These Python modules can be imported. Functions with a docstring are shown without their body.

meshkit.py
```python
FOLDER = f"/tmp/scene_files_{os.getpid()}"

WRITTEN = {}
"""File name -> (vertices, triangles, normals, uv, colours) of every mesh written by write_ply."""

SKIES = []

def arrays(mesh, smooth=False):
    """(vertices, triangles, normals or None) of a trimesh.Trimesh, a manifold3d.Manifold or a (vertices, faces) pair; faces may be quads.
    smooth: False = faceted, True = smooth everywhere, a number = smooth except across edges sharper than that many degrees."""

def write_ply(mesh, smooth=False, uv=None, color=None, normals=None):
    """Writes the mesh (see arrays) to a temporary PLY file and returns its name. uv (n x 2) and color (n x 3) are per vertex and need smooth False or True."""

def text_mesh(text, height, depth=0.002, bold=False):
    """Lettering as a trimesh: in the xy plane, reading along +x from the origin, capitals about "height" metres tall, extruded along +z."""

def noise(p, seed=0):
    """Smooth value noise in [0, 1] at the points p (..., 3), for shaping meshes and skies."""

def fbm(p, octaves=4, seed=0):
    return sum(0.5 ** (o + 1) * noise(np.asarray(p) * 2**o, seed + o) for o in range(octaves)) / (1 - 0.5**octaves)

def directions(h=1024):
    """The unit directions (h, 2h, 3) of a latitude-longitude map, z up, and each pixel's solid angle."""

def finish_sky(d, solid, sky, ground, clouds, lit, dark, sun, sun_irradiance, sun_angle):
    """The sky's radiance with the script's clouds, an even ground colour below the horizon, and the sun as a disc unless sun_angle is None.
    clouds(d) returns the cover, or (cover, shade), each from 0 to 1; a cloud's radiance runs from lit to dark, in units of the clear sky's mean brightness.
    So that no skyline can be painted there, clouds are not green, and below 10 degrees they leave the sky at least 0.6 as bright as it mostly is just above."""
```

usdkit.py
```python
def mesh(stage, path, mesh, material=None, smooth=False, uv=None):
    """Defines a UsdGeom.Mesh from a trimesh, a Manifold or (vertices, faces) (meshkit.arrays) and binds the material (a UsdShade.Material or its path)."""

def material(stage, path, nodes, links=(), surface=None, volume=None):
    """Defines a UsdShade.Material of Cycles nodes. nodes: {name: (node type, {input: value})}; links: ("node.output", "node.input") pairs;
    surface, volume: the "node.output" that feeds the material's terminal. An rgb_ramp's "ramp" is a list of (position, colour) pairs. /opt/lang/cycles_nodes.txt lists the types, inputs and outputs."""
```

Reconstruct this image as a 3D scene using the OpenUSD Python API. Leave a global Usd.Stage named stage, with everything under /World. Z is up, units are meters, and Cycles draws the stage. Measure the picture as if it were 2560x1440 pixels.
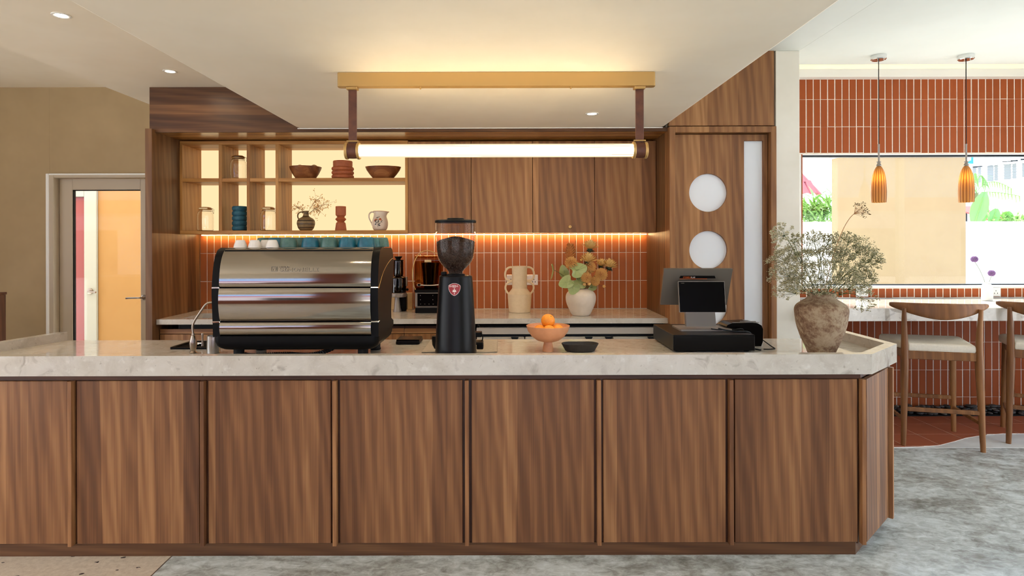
import math, random
import numpy as np
import trimesh
from scipy.interpolate import CubicSpline
from shapely.geometry import Polygon, Point, box as sbox
from shapely import affinity
from shapely.ops import unary_union
import meshkit, usdkit
from pxr import Gf, Sdf, Usd, UsdGeom, UsdLux, UsdShade

stage = Usd.Stage.CreateInMemory()
UsdGeom.SetStageUpAxis(stage, 'Z')
UsdGeom.SetStageMetersPerUnit(stage, 1.0)
UsdGeom.Xform.Define(stage, '/World')
random.seed(7)
RNG = np.random.default_rng(7)

# ------------------------------------------------------------------ camera (vertical-shift lens, eye 1.515 m above the floor)
EYE, FPX, CX, CY, ROLL = 1.515, 1529.0, 1256.0, 605.0, 0.0025
cam = UsdGeom.Camera.Define(stage, '/World/camera')
cam.CreateHorizontalApertureAttr(36.0)
cam.CreateVerticalApertureAttr(20.25)
cam.CreateFocalLengthAttr(36.0 * FPX / 2560)
cam.CreateHorizontalApertureOffsetAttr((1280 - CX) / 2560 * 36.0)
cam.CreateVerticalApertureOffsetAttr(-(720 - CY) / 2560 * 36.0)
cam.CreateClippingRangeAttr(Gf.Vec2f(0.05, 500))
ca, sa = math.cos(ROLL), math.sin(ROLL)
cam.AddTransformOp().Set(Gf.Matrix4d(ca, 0, -sa, 0, sa, 0, ca, 0, 0, -1, 0, 0, 0, 0, EYE, 1))
cam.CreateExposureAttr(0.0)

# ------------------------------------------------------------------ daylight: a bright hazy tropical sky
usdkit_sky = dict(strength=3.3)
UsdGeom.Scope.Define(stage, '/World/Looks')
sky = usdkit.material(stage, '/World/Looks/sky', {
    'tc': ('texture_coordinate', {}),
    'sep': ('separate_xyz', {}),
    'grad': ('rgb_ramp', {'ramp': [(0.0, (0.62, 0.60, 0.56)), (0.49, (0.62, 0.60, 0.56)), (0.505, (0.88, 0.95, 1.05)), (0.62, (0.74, 0.88, 1.06)), (1.0, (0.50, 0.70, 1.06))]}),
    'mr': ('map_range', {'from_min': -1.0, 'from_max': 1.0, 'to_min': 0.0, 'to_max': 1.0}),
    'mp': ('mapping', {'scale': (1.4, 1.4, 4.0)}),
    'n': ('noise_texture', {'scale': 1.6, 'detail': 5.0, 'roughness': 0.55}),
    'cl': ('rgb_ramp', {'ramp': [(0.40, (0, 0, 0)), (0.62, (1, 1, 1))]}),
    'mx': ('mix_color', {'b': (0.98, 1.0, 1.04)}),
    'bg': ('background_shader', {'strength': usdkit_sky['strength']}),
}, [('tc.generated', 'sep.vector'), ('sep.z', 'mr.value'), ('mr.result', 'grad.fac'), ('tc.generated', 'mp.vector'), ('mp.vector', 'n.vector'), ('n.fac', 'cl.fac'),
    ('cl.color', 'mx.fac'), ('grad.color', 'mx.a'), ('mx.result', 'bg.color')], surface='bg.background')
dome = UsdLux.DomeLight.Define(stage, '/World/sky_dome')
dome.CreateIntensityAttr(1.0)
dome.CreateColorAttr(Gf.Vec3f(1, 1, 1))
UsdShade.MaterialBindingAPI.Apply(dome.GetPrim()).Bind(sky)

# hazy sun, high behind the window wall
sun = UsdLux.DistantLight.Define(stage, '/World/sun')
sun.CreateAngleAttr(8.0)
sun.CreateIntensityAttr(210.0)
sun.CreateColorAttr(Gf.Vec3f(1.0, 0.96, 0.90))
_d = np.array([0.12, -1.0, -1.48]) / np.linalg.norm([0.12, -1.0, -1.48])
_x = np.cross([0, 0, 1.0], -_d)
_x /= np.linalg.norm(_x)
_y = np.cross(-_d, _x)
sun.AddTransformOp().Set(Gf.Matrix4d(*_x, 0, *_y, 0, *(-_d), 0, 0, 0, 0, 1))
# ------------------------------------------------------------------ scene-graph helpers
TAKEN = {}


def numbered(parent, name):
    k = TAKEN.get((parent, name), 0)
    TAKEN[(parent, name)] = k + 1
    return f'{parent}/{name}' if k == 0 else f'{parent}/{name}_{k:03d}'


def tag(prim, label=None, cat=None, group=None, kind=None):
    for k, v in (('label', label), ('category', cat), ('group', group), ('kind', kind)):
        if v is not None:
            prim.SetCustomDataByKey(k, v)


class Thing:
    """An Xform at the thing's base whose children are its parts. Parts given in world coordinates are moved into the thing's own space."""

    def __init__(self, name, label=None, cat=None, loc=(0, 0, 0), rotz=0.0, group=None, kind=None, scale=None):
        self.path = numbered('/World', name)
        self.name, self.loc, self.rot = name, np.array(loc, float), rotz
        x = UsdGeom.Xform.Define(stage, self.path)
        x.AddTranslateOp().Set(Gf.Vec3d(*map(float, loc)))
        x.AddRotateZOp().Set(float(rotz))
        self.prim = x.GetPrim()
        tag(self.prim, label, cat, group, kind)

    def part(self, name, mesh, mat, under=None, smooth=False, world=True, label=None, kind=None):
        path = numbered(under or self.path, name)
        if world:
            mesh = shift(mesh, -self.loc)
        m = usdkit.mesh(stage, path, mesh, mat, smooth=smooth)
        tag(m.GetPrim(), label, None, None, kind)
        return path


def single(name, mesh, mat, label=None, cat=None, group=None, kind=None, smooth=False):
    path = numbered('/World', name)
    m = usdkit.mesh(stage, path, mesh, mat, smooth=smooth)
    tag(m.GetPrim(), label, cat, group, kind)
    return path


def copy_of(src, label, cat, loc, rotz=0.0, group=None, scale=None, tilt=None):
    path = numbered('/World', src.name)
    x = UsdGeom.Xform.Define(stage, path)
    x.AddTranslateOp().Set(Gf.Vec3d(*map(float, loc)))
    x.AddRotateZOp().Set(float(rotz))
    if tilt is not None:
        x.AddRotateXOp().Set(float(tilt))
    if scale is not None:
        x.AddScaleOp().Set(Gf.Vec3f(*map(float, scale)))
    x.GetPrim().GetReferences().AddInternalReference(src.path)
    x.GetPrim().SetInstanceable(True)
    tag(x.GetPrim(), label, cat, group)


def at(px, py, d):
    """World point at depth d behind a pixel of the 2560 x 1440 photograph."""
    r, q = px - CX, CY - py
    return np.array([(r * ca + q * sa) * d / FPX, d, EYE + (-r * sa + q * ca) * d / FPX])


def on_z(px, py, z):
    """World point at height z behind a pixel."""
    r, q = px - CX, CY - py
    d = (z - EYE) * FPX / (-r * sa + q * ca)
    return at(px, py, d)


# ------------------------------------------------------------------ mesh helpers
def shift(mesh, d):
    v, f = (mesh.vertices, mesh.faces) if hasattr(mesh, 'vertices') else mesh
    return trimesh.Trimesh(np.asarray(v) + np.asarray(d), f, process=False)


def join(*ms):
    out = []
    for m in ms:
        out.extend(m) if isinstance(m, (list, tuple)) else out.append(m)
    return trimesh.util.concatenate(out)


def fixed(m):
    if m.volume < 0:
        m.invert()
    return m


_BOX = None


def bx(x0, x1, y0, y1, z0, z1, b=0.0015):
    """A box with chamfered edges."""
    global _BOX
    h = np.array([x1 - x0, y1 - y0, z1 - z0]) / 2
    c = np.array([x1 + x0, y1 + y0, z1 + z0]) / 2
    b = min(b, h.min() * 0.6)
    pts = []
    for sx in (-1, 1):
        for sy in (-1, 1):
            for sz in (-1, 1):
                for k in range(3):
                    p = h - b
                    p[k] = h[k]
                    pts.append(p * (sx, sy, sz))
    pts = np.array(pts)
    if _BOX is None:
        u = []
        for sx in (-1, 1):
            for sy in (-1, 1):
                for sz in (-1, 1):
                    for k in range(3):
                        p = np.full(3, .8)
                        p[k] = 1.0
                        u.append(p * (sx, sy, sz))
        u = np.array(u)
        hull = trimesh.Trimesh(u, trimesh.convex.convex_hull(u).faces, process=False)
        cu = trimesh.convex.convex_hull(u)
        idx = [int(np.argmin(((u - v) ** 2).sum(1))) for v in cu.vertices]
        _BOX = np.array(idx)[cu.faces]
    return trimesh.Trimesh(pts + c, _BOX, process=False)


def loft(rings, cap=True):
    r = np.array(rings, float)
    m, n = r.shape[:2]
    v = r.reshape(-1, 3)
    i, j = np.meshgrid(np.arange(m - 1), np.arange(n), indexing='ij')
    a, b = i * n + j, i * n + (j + 1) % n
    q = np.stack([a, b, b + n, a + n], -1).reshape(-1, 4)
    f = [q[:, [0, 1, 2]], q[:, [0, 2, 3]]]
    if cap:
        k = len(v)
        v = np.vstack([v, r[0].mean(0), r[-1].mean(0)])
        jj = np.arange(n)
        f.append(np.stack([np.full(n, k), (jj + 1) % n, jj], 1))
        f.append(np.stack([np.full(n, k + 1), (m - 1) * n + jj, (m - 1) * n + (jj + 1) % n], 1))
    t = trimesh.Trimesh(v, np.vstack(f), process=False)
    return fixed(t)


def lathe(profile, loc=(0, 0, 0), n=40, sx=1.0, sy=1.0, cap=True):
    p = np.array(profile, float)
    p[:, 0] = np.maximum(p[:, 0], 1e-5)
    t = np.arange(n) * 2 * np.pi / n
    rings = np.stack([p[:, None, 0] * np.cos(t) * sx, p[:, None, 0] * np.sin(t) * sy, np.repeat(p[:, 1:2], n, 1)], -1)
    return shift(loft(rings, cap), loc)


def shell(profile, wall, loc=(0, 0, 0), n=40, floor=None, sx=1.0, sy=1.0):
    """An open vessel: the outer profile (bottom to rim) and an inner wall."""
    p = np.array(profile, float)
    inner = [(max(r - wall, 0.0), z) for r, z in p if z > p[0, 1] + (floor or wall)]
    fl = p[0, 1] + (floor or wall)
    inner = [(0.0, fl), (max(np.interp(fl, p[:, 1], p[:, 0]) - wall, 0.001), fl)] + inner
    prof = [(0.0, p[0, 1])] + [tuple(x) for x in p] + inner[::-1]
    return lathe(prof, loc, n, sx, sy, cap=False)


def curve(pts, n=24):
    pts = np.array(pts, float)
    s = np.r_[0, np.cumsum(np.linalg.norm(np.diff(pts, axis=0), axis=1))]
    return CubicSpline(s, pts)(np.linspace(0, s[-1], n))


def tube(pts, r, sides=10, n=None, flat=None):
    """A swept tube through the points (smoothed if n is given); r is one radius or one per point. flat: (width, thickness, up) gives a strap."""
    p = curve(pts, n) if n else np.array(pts, float)
    t = np.gradient(p, axis=0)
    t /= np.linalg.norm(t, axis=1, keepdims=True) + 1e-12
    up = np.array([0, 0, 1.0]) if abs(t[0, 2]) < 0.9 else np.array([0, 1.0, 0])
    a = np.cross(t[0], up)
    a /= np.linalg.norm(a)
    A = []
    for k in range(len(p)):
        a = a - t[k] * (a @ t[k])
        a /= np.linalg.norm(a) + 1e-12
        A.append(a)
    A = np.array(A)
    B = np.cross(t, A)
    rr = np.interp(np.linspace(0, 1, len(p)), np.linspace(0, 1, np.size(r)), np.atleast_1d(r))
    w = np.arange(sides) * 2 * np.pi / sides
    rings = p[:, None] + rr[:, None, None] * (np.cos(w)[None, :, None] * A[:, None] + np.sin(w)[None, :, None] * B[:, None])
    return loft(rings)


def bezier(a, b, c, n=14):
    t = np.linspace(0, 1, n)[:, None]
    return (1 - t) ** 2 * np.array(a) + 2 * t * (1 - t) * np.array(b) + t * t * np.array(c)


def prism(poly, axis, a0, a1):
    """Extrudes a polygon: axis 'z' takes (x, y), 'y' takes (x, z), 'x' takes (y, z)."""
    if hasattr(poly, 'geoms'):
        return join(*[prism(g, axis, a0, a1) for g in poly.geoms])
    poly = poly if hasattr(poly, 'exterior') else Polygon(poly)
    m = trimesh.creation.extrude_polygon(poly, a1 - a0, engine='earcut')
    v = np.array(m.vertices)
    v[:, 2] += a0
    v = {'z': v, 'y': v[:, [0, 2, 1]], 'x': v[:, [2, 0, 1]]}[axis]
    return fixed(trimesh.Trimesh(v, m.faces, process=False))


def rounded(x0, x1, y0, y1, r, n=6):
    return sbox(x0 + r, y0 + r, x1 - r, y1 - r).buffer(r, quad_segs=n)


def ball(loc, r, sub=3, scale=(1, 1, 1)):
    m = trimesh.creation.icosphere(sub, 1.0)
    return trimesh.Trimesh(m.vertices * r * np.array(scale) + np.array(loc), m.faces, process=False)


def turn(mesh, ang, axis=(0, 0, 1), about=(0, 0, 0)):
    m = trimesh.Trimesh(mesh.vertices, mesh.faces, process=False)
    m.apply_transform(trimesh.transformations.rotation_matrix(math.radians(ang), axis, about))
    return m


def front_text(text, height, x, y, z, depth=0.001, bold=True, tilt=0.0, sx=1.0):
    """Lettering that faces the camera side (-y), its baseline starting at (x, y, z)."""
    m = meshkit.text_mesh(text, height, depth, bold)
    v = np.array(m.vertices)
    v[:, 0] *= sx
    w = np.stack([v[:, 0], -v[:, 2], v[:, 1]], 1)
    t = math.radians(tilt)
    w = np.stack([w[:, 0], w[:, 1] * math.cos(t) + w[:, 2] * math.sin(t), w[:, 2] * math.cos(t) - w[:, 1] * math.sin(t)], 1)
    return trimesh.Trimesh(w + (x, y, z), m.faces, process=False)


def wrapped(mesh, radius, centre, sy=1.0):
    """Bends a flat design (x across, y up, z proud) around an upright lathe; radius(z) is the lathe's profile."""
    m = mesh.subdivide_to_size(0.004, max_iter=12) if len(mesh.faces) < 4000 else mesh
    v = np.array(m.vertices)
    r = radius(v[:, 1]) + v[:, 2]
    th = -np.pi / 2 + v[:, 0] / radius(v[:, 1])
    return trimesh.Trimesh(np.stack([centre[0] + r * np.cos(th), centre[1] + sy * r * np.sin(th), v[:, 1]], 1), m.faces, process=False)


def leaf_sheet(outline_w, length, bend=0.2, n=6, fold=0.15):
    """A thin leaf along +x: outline_w(t) half-width, bending down towards the tip. Two-sided sheet with thickness."""
    t = np.linspace(0, 1, n)
    rows = []
    for k in t:
        w = outline_w(k)
        x, z = k * length, -bend * length * k * k
        rows.append([[x, -w, z + fold * w], [x, 0, z], [x, w, z + fold * w]])
    r = np.array(rows)
    low = r - (0, 0, 0.0008)
    v = np.vstack([r.reshape(-1, 3), low.reshape(-1, 3)])
    f, o = [], n * 3
    for i in range(n - 1):
        for j in range(2):
            a, b, c, d = i * 3 + j, i * 3 + j + 1, (i + 1) * 3 + j + 1, (i + 1) * 3 + j
            f += [[a, c, b], [a, d, c], [a + o, b + o, c + o], [a + o, c + o, d + o]]
    return trimesh.Trimesh(v, f, process=False)


def aim(mesh, loc, direction, roll=0.0, scale=1.0):
    """Turns +x towards a direction, then moves."""
    d = np.array(direction, float)
    d /= np.linalg.norm(d)
    s = np.cross([0, 0, 1.0], d)
    s = s / np.linalg.norm(s) if np.linalg.norm(s) > 1e-6 else np.array([0, 1.0, 0])
    u = np.cross(d, s)
    c, sn = math.cos(roll), math.sin(roll)
    s, u = s * c + u * sn, u * c - s * sn
    v = np.asarray(mesh.vertices) * scale
    return trimesh.Trimesh(v[:, :1] * d + v[:, 1:2] * s + v[:, 2:] * u + np.array(loc), mesh.faces, process=False)


# ------------------------------------------------------------------ materials
def lin(r, g, b):
    return tuple(((c / 255) / 12.92 if c / 255 <= 0.04045 else ((c / 255 + 0.055) / 1.055) ** 2.4) for c in (r, g, b))


def mul(c, k):
    return tuple(min(x * k, 1.0) for x in c)


def material(name, nodes, links, surface='p.BSDF'):
    return usdkit.material(stage, '/World/Looks/' + name, nodes, links, surface=surface)


def plain(name, color, rough=0.5, metal=0.0, **kw):
    return material(name, {'p': ('principled_bsdf', dict(base_color=color, roughness=rough, metallic=metal, **kw))}, [])


def mottled(name, dark, light, scale=8.0, rough=0.5, stretch=(1, 1, 1), bump=0.0, detail=5.0, lo=0.3, hi=0.7, space='position', **kw):
    """A surface whose colour drifts between two tones."""
    nodes = {'m': ('mapping', {'scale': stretch}), 'n': ('noise_texture', {'scale': scale, 'detail': detail, 'roughness': 0.6}),
             'r': ('rgb_ramp', {'ramp': [(lo, dark), (hi, light)]}), 'p': ('principled_bsdf', dict(roughness=rough, **kw))}
    if space == 'position':
        nodes['g'] = ('geometry', {})
        links = [('g.position', 'm.vector')]
    else:
        nodes['g'] = ('texture_coordinate', {})
        links = [('g.object', 'm.vector')]
    links += [('m.vector', 'n.vector'), ('n.fac', 'r.fac'), ('r.color', 'p.base_color')]
    if bump:
        nodes['b'] = ('bump', {'strength': bump, 'distance': 0.002})
        links += [('n.fac', 'b.height'), ('b.normal', 'p.normal')]
    return material(name, nodes, links)


def wood(name, tones, axis='z', rough=0.42, plank=9.0, space='position', grain=1.0):
    """Walnut: plank-wide bands of tone, flowing cathedral lines and fine pores, all running along the axis."""
    k = {'x': 0, 'y': 1, 'z': 2}[axis]

    def along(a, l):
        s = [a, a, a]
        s[k] = l
        return tuple(s)
    src = ('geometry', {}) if space == 'position' else ('texture_coordinate', {})
    out = 'g.position' if space == 'position' else 'g.object'
    cross = {'x': ('y', 'z'), 'y': ('x', 'z'), 'z': ('x', 'y')}[axis]
    nodes = {
        'g': src, 'sep': ('separate_xyz', {}),
        'warp': ('mapping', {'scale': along(3.0, 0.9)}), 'wn': ('noise_texture', {'scale': 1.0, 'detail': 2.0}),
        'sum': ('math', {'math_type': 'add'}), 'ws': ('math', {'math_type': 'multiply_add', 'value2': 0.05}),
        'v': ('voronoi_texture', {'dimensions': '1D', 'feature': 'f1', 'scale': plank}), 'vs': ('separate_color', {}),
        'm1': ('mapping', {'scale': along(9.0, 0.55)}), 'n1': ('noise_texture', {'scale': 1.0, 'detail': 4.0, 'roughness': 0.55, 'distortion': 0.7}),
        'm2': ('mapping', {'scale': along(1.0, 0.10)}), 'w': ('wave_texture', {'wave_type': 'bands', 'bands_direction': 'diagonal', 'profile': 'sine', 'scale': 10.0, 'distortion': 5.0, 'detail': 2.0, 'detail_scale': 1.2, 'detail_roughness': 0.6}),
        'm3': ('mapping', {'scale': along(190.0, 1.8)}), 'n3': ('noise_texture', {'scale': 1.0, 'detail': 3.0}),
        'a': ('math', {'math_type': 'multiply', 'value2': 0.34}), 'b': ('math', {'math_type': 'multiply_add', 'value2': 0.36}), 'c': ('math', {'math_type': 'multiply_add', 'value2': 0.16 * grain}),
        'd': ('math', {'math_type': 'multiply_add', 'value2': 0.34 * grain}),
        'r': ('rgb_ramp', {'ramp': [(0.20, tones[0]), (0.46, tones[1]), (0.66, tones[2]), (0.90, tones[3])]}),
        'bp': ('bump', {'strength': 0.12, 'distance': 0.0006}),
        'p': ('principled_bsdf', {'roughness': rough, 'specular_ior_level': 0.35}),
    }
    links = [(out, 'sep.vector'), (f'sep.{cross[0]}', 'sum.value1'), (f'sep.{cross[1]}', 'sum.value2'), (out, 'warp.vector'), ('warp.vector', 'wn.vector'),
             ('wn.fac', 'ws.value1'), ('sum.value', 'ws.value3'), ('ws.value', 'v.w'), ('v.color', 'vs.color'),
             (out, 'm1.vector'), ('m1.vector', 'n1.vector'), (out, 'm2.vector'), ('m2.vector', 'w.vector'), (out, 'm3.vector'), ('m3.vector', 'n3.vector'),
             ('vs.r', 'a.value1'), ('n1.fac', 'b.value1'), ('a.value', 'b.value3'), ('w.fac', 'c.value1'), ('b.value', 'c.value3'), ('n3.fac', 'd.value1'), ('c.value', 'd.value3'),
             ('d.value', 'r.fac'), ('r.color', 'p.base_color'), ('n3.fac', 'bp.height'), ('bp.normal', 'p.normal')]
    return material(name, nodes, links)


def glow(name, color, strength):
    return material(name, {'e': ('emission', {'color': color, 'strength': strength})}, [], 'e.emission')


def pane(name, tint=(1, 1, 1), gloss=0.02, base=0.04):
    """Thin glass: see-through, mirroring more at grazing angles, the same from both sides."""
    return material(name, {'t': ('transparent_bsdf', {'color': tint}), 'g': ('glossy_bsdf', {'color': (1, 1, 1), 'roughness': gloss}), 'w': ('layer_weight', {'blend': 0.5}), 'q': ('math', {'math_type': 'power', 'value2': 5.0}),
                           'f': ('math', {'math_type': 'multiply_add', 'value2': 1.0 - base, 'value3': base, 'use_clamp': True}), 'm': ('mix_closure', {})},
                    [('w.facing', 'q.value1'), ('q.value', 'f.value1'), ('f.value', 'm.fac'), ('t.BSDF', 'm.closure1'), ('g.BSDF', 'm.closure2')], 'm.closure')


def leafy(name, color, back, rough=0.5, trans=0.4):
    return material(name, {'p': ('principled_bsdf', {'base_color': color, 'roughness': rough}), 't': ('translucent_bsdf', {'color': back}), 'm': ('mix_closure', {'fac': trans})},
                    [('p.BSDF', 'm.closure1'), ('t.BSDF', 'm.closure2')], 'm.closure')


def tile_look(name, base, rough=0.5):
    """Terracotta tile whose tone changes a little from tile to tile and within each."""
    return material(name, {
        'o': ('object_info', {}), 'g': ('geometry', {}), 'm': ('mapping', {'scale': (9.0, 9.0, 5.0)}), 'n': ('noise_texture', {'scale': 1.0, 'detail': 5.0}),
        'a': ('math', {'math_type': 'multiply', 'value2': 0.4}), 'b': ('math', {'math_type': 'multiply_add', 'value2': 0.6}),
        'r': ('rgb_ramp', {'ramp': [(0.15, mul(base, 0.90)), (0.5, base), (0.85, mul(base, 1.09))]}), 'bp': ('bump', {'strength': 0.12, 'distance': 0.001}),
        'p': ('principled_bsdf', {'roughness': rough, 'specular_ior_level': 0.18})},
        [('g.position', 'm.vector'), ('m.vector', 'n.vector'), ('o.random', 'a.value1'), ('n.fac', 'b.value1'), ('a.value', 'b.value3'), ('b.value', 'r.fac'), ('r.color', 'p.base_color'),
         ('n.fac', 'bp.height'), ('bp.normal', 'p.normal')])


WALNUT = [lin(76, 45, 26), lin(110, 71, 43), lin(137, 92, 57), lin(170, 121, 77)]
WALNUT_UP = [lin(92, 58, 33), lin(126, 83, 49), lin(150, 104, 63), lin(178, 130, 83)]
DARK = [lin(52, 30, 20), lin(74, 44, 29), lin(94, 58, 38), lin(120, 78, 50)]
M = {}
M['walnut'] = wood('walnut_upright', WALNUT, 'z', plank=12.5)
M['walnut_up'] = wood('walnut_cabinet', WALNUT_UP, 'z', plank=7.0)
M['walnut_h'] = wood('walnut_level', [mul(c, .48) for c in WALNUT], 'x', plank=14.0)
M['walnut_up_h'] = wood('walnut_cabinet_level', WALNUT_UP, 'x', plank=14.0)
M['walnut_dark'] = wood('walnut_dark', DARK, 'x', plank=16.0)
M['walnut_dark_v'] = wood('walnut_dark_upright', DARK, 'z', plank=10.0)
HONEY = [lin(124, 78, 34), lin(160, 108, 52), lin(184, 132, 70), lin(204, 154, 92)]
M['honey'] = wood('honey_walnut', HONEY, 'z', plank=6.0)
M['recess_ceiling'] = wood('honey_walnut_gloss', HONEY, 'x', rough=0.2, plank=14.0)
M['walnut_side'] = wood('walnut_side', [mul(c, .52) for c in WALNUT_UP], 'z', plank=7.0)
M['honey_h'] = wood('honey_walnut_level', HONEY, 'x', plank=14.0)
M['slat'] = wood('walnut_slat', [mul(c, 1.06) for c in WALNUT], 'z', plank=3.0)
M['stool_wood'] = wood('oiled_ash', [lin(92, 56, 28), lin(122, 78, 42), lin(146, 98, 56), lin(168, 118, 72)], 'z', rough=0.38, plank=5.0, space='object')
M['groove'] = plain('shadow_gap', lin(38, 24, 17), 0.8)


def stone():
    return material('limestone_slab', {
        'g': ('geometry', {}), 'n1': ('noise_texture', {'scale': 7.0, 'detail': 6.0, 'roughness': 0.65, 'distortion': 0.8}), 'r1': ('rgb_ramp', {'ramp': [(0.28, lin(186, 177, 163)), (0.5, lin(201, 193, 180)), (0.75, lin(212, 205, 193))]}),
        'n2': ('noise_texture', {'scale': 11.0, 'detail': 4.0, 'roughness': 0.5, 'distortion': 1.2}), 'r2': ('rgb_ramp', {'ramp': [(0.60, (0, 0, 0)), (0.70, (0.55, 0.55, 0.55)), (0.75, (0.8, 0.8, 0.8))]}),
        'n3': ('noise_texture', {'scale': 55.0, 'detail': 3.0, 'roughness': 0.6}), 'r3': ('rgb_ramp', {'ramp': [(0.66, (0, 0, 0)), (0.74, (0.5, 0.5, 0.5))]}),
        'n4': ('noise_texture', {'scale': 28.0, 'detail': 4.0}), 'r4': ('rgb_ramp', {'ramp': [(0.60, (0, 0, 0)), (0.74, (0.6, 0.6, 0.6))]}),
        'x1': ('mix_color', {'b': lin(158, 147, 134)}), 'x2': ('mix_color', {'b': lin(138, 126, 111)}), 'x3': ('mix_color', {'b': lin(222, 217, 207)}),
        'p': ('principled_bsdf', {'roughness': 0.06, 'specular_ior_level': 0.5})},
        [('g.position', f'n{i}.vector') for i in (1, 2, 3, 4)] + [(f'n{i}.fac', f'r{i}.fac') for i in (1, 2, 3, 4)] +
        [('r1.color', 'x3.a'), ('r4.color', 'x3.fac'), ('x3.result', 'x1.a'), ('r2.color', 'x1.fac'), ('x1.result', 'x2.a'), ('r3.color', 'x2.fac'), ('x2.result', 'p.base_color')])


def concrete():
    return material('polished_concrete', {
        'g': ('geometry', {}), 'm': ('mapping', {'scale': (1.0, 1.5, 1.0), 'rotation': (0, 0, 0.6)}),
        'n1': ('noise_texture', {'scale': 2.3, 'detail': 9.0, 'roughness': 0.62, 'distortion': 1.6}), 'n2': ('noise_texture', {'scale': 16.0, 'detail': 6.0, 'roughness': 0.7, 'distortion': 0.7}),
        'a': ('math', {'math_type': 'multiply', 'value2': 0.6}), 'b': ('math', {'math_type': 'multiply_add', 'value2': 0.4}),
        'r': ('rgb_ramp', {'ramp': [(0.32, lin(104, 102, 93)), (0.44, lin(152, 153, 146)), (0.55, lin(192, 197, 193)), (0.70, lin(222, 229, 227))]}),
        'rr': ('map_range', {'from_min': 0.3, 'from_max': 0.7, 'to_min': 0.14, 'to_max': 0.32}), 'bp': ('bump', {'strength': 0.15, 'distance': 0.002}),
        'p': ('principled_bsdf', {'specular_ior_level': 0.5})},
        [('g.position', 'm.vector'), ('m.vector', 'n1.vector'), ('m.vector', 'n2.vector'), ('n1.fac', 'a.value1'), ('n2.fac', 'b.value1'), ('a.value', 'b.value3'), ('b.value', 'r.fac'), ('r.color', 'p.base_color'),
         ('n2.fac', 'rr.value'), ('rr.result', 'p.roughness'), ('n2.fac', 'bp.height'), ('bp.normal', 'p.normal')])


def terrazzo():
    return material('terrazzo', {
        'g': ('geometry', {}), 'm': ('mapping', {'scale': (1.0, 1.9, 1.0), 'rotation': (0, 0, 0.35)}), 'v': ('voronoi_texture', {'scale': 17.0, 'feature': 'f1', 'randomness': 1.0}),
        'wn': ('noise_texture', {'scale': 30.0, 'detail': 2.0}), 'w': ('mix_vector', {'fac': 0.03}), 'vs': ('separate_color', {}), 'pick': ('math', {'math_type': 'greater_than' if False else 'less_than', 'value2': 0.33}),
        'rad': ('map_range', {'from_min': 0.0, 'from_max': 1.0, 'to_min': 0.10, 'to_max': 0.34}), 'in': ('math', {'math_type': 'less_than'}), 'both': ('math', {'math_type': 'multiply'}),
        'n': ('noise_texture', {'scale': 40.0, 'detail': 6.0, 'roughness': 0.7}), 'r': ('rgb_ramp', {'ramp': [(0.3, lin(184, 168, 148)), (0.55, lin(204, 190, 170)), (0.75, lin(215, 203, 186))]}),
        'x': ('mix_color', {'b': lin(44, 34, 30)}), 'p': ('principled_bsdf', {'roughness': 0.35})},
        [('g.position', 'm.vector'), ('m.vector', 'w.a'), ('g.position', 'wn.vector'), ('wn.color', 'w.b'), ('w.result', 'v.vector'), ('v.color', 'vs.color'), ('vs.r', 'pick.value1'), ('vs.g', 'rad.value'),
         ('v.distance', 'in.value1'), ('rad.result', 'in.value2'), ('in.value', 'both.value1'), ('pick.value', 'both.value2'), ('g.position', 'n.vector'), ('n.fac', 'r.fac'), ('r.color', 'x.a'), ('both.value', 'x.fac'), ('x.result', 'p.base_color')])


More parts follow.
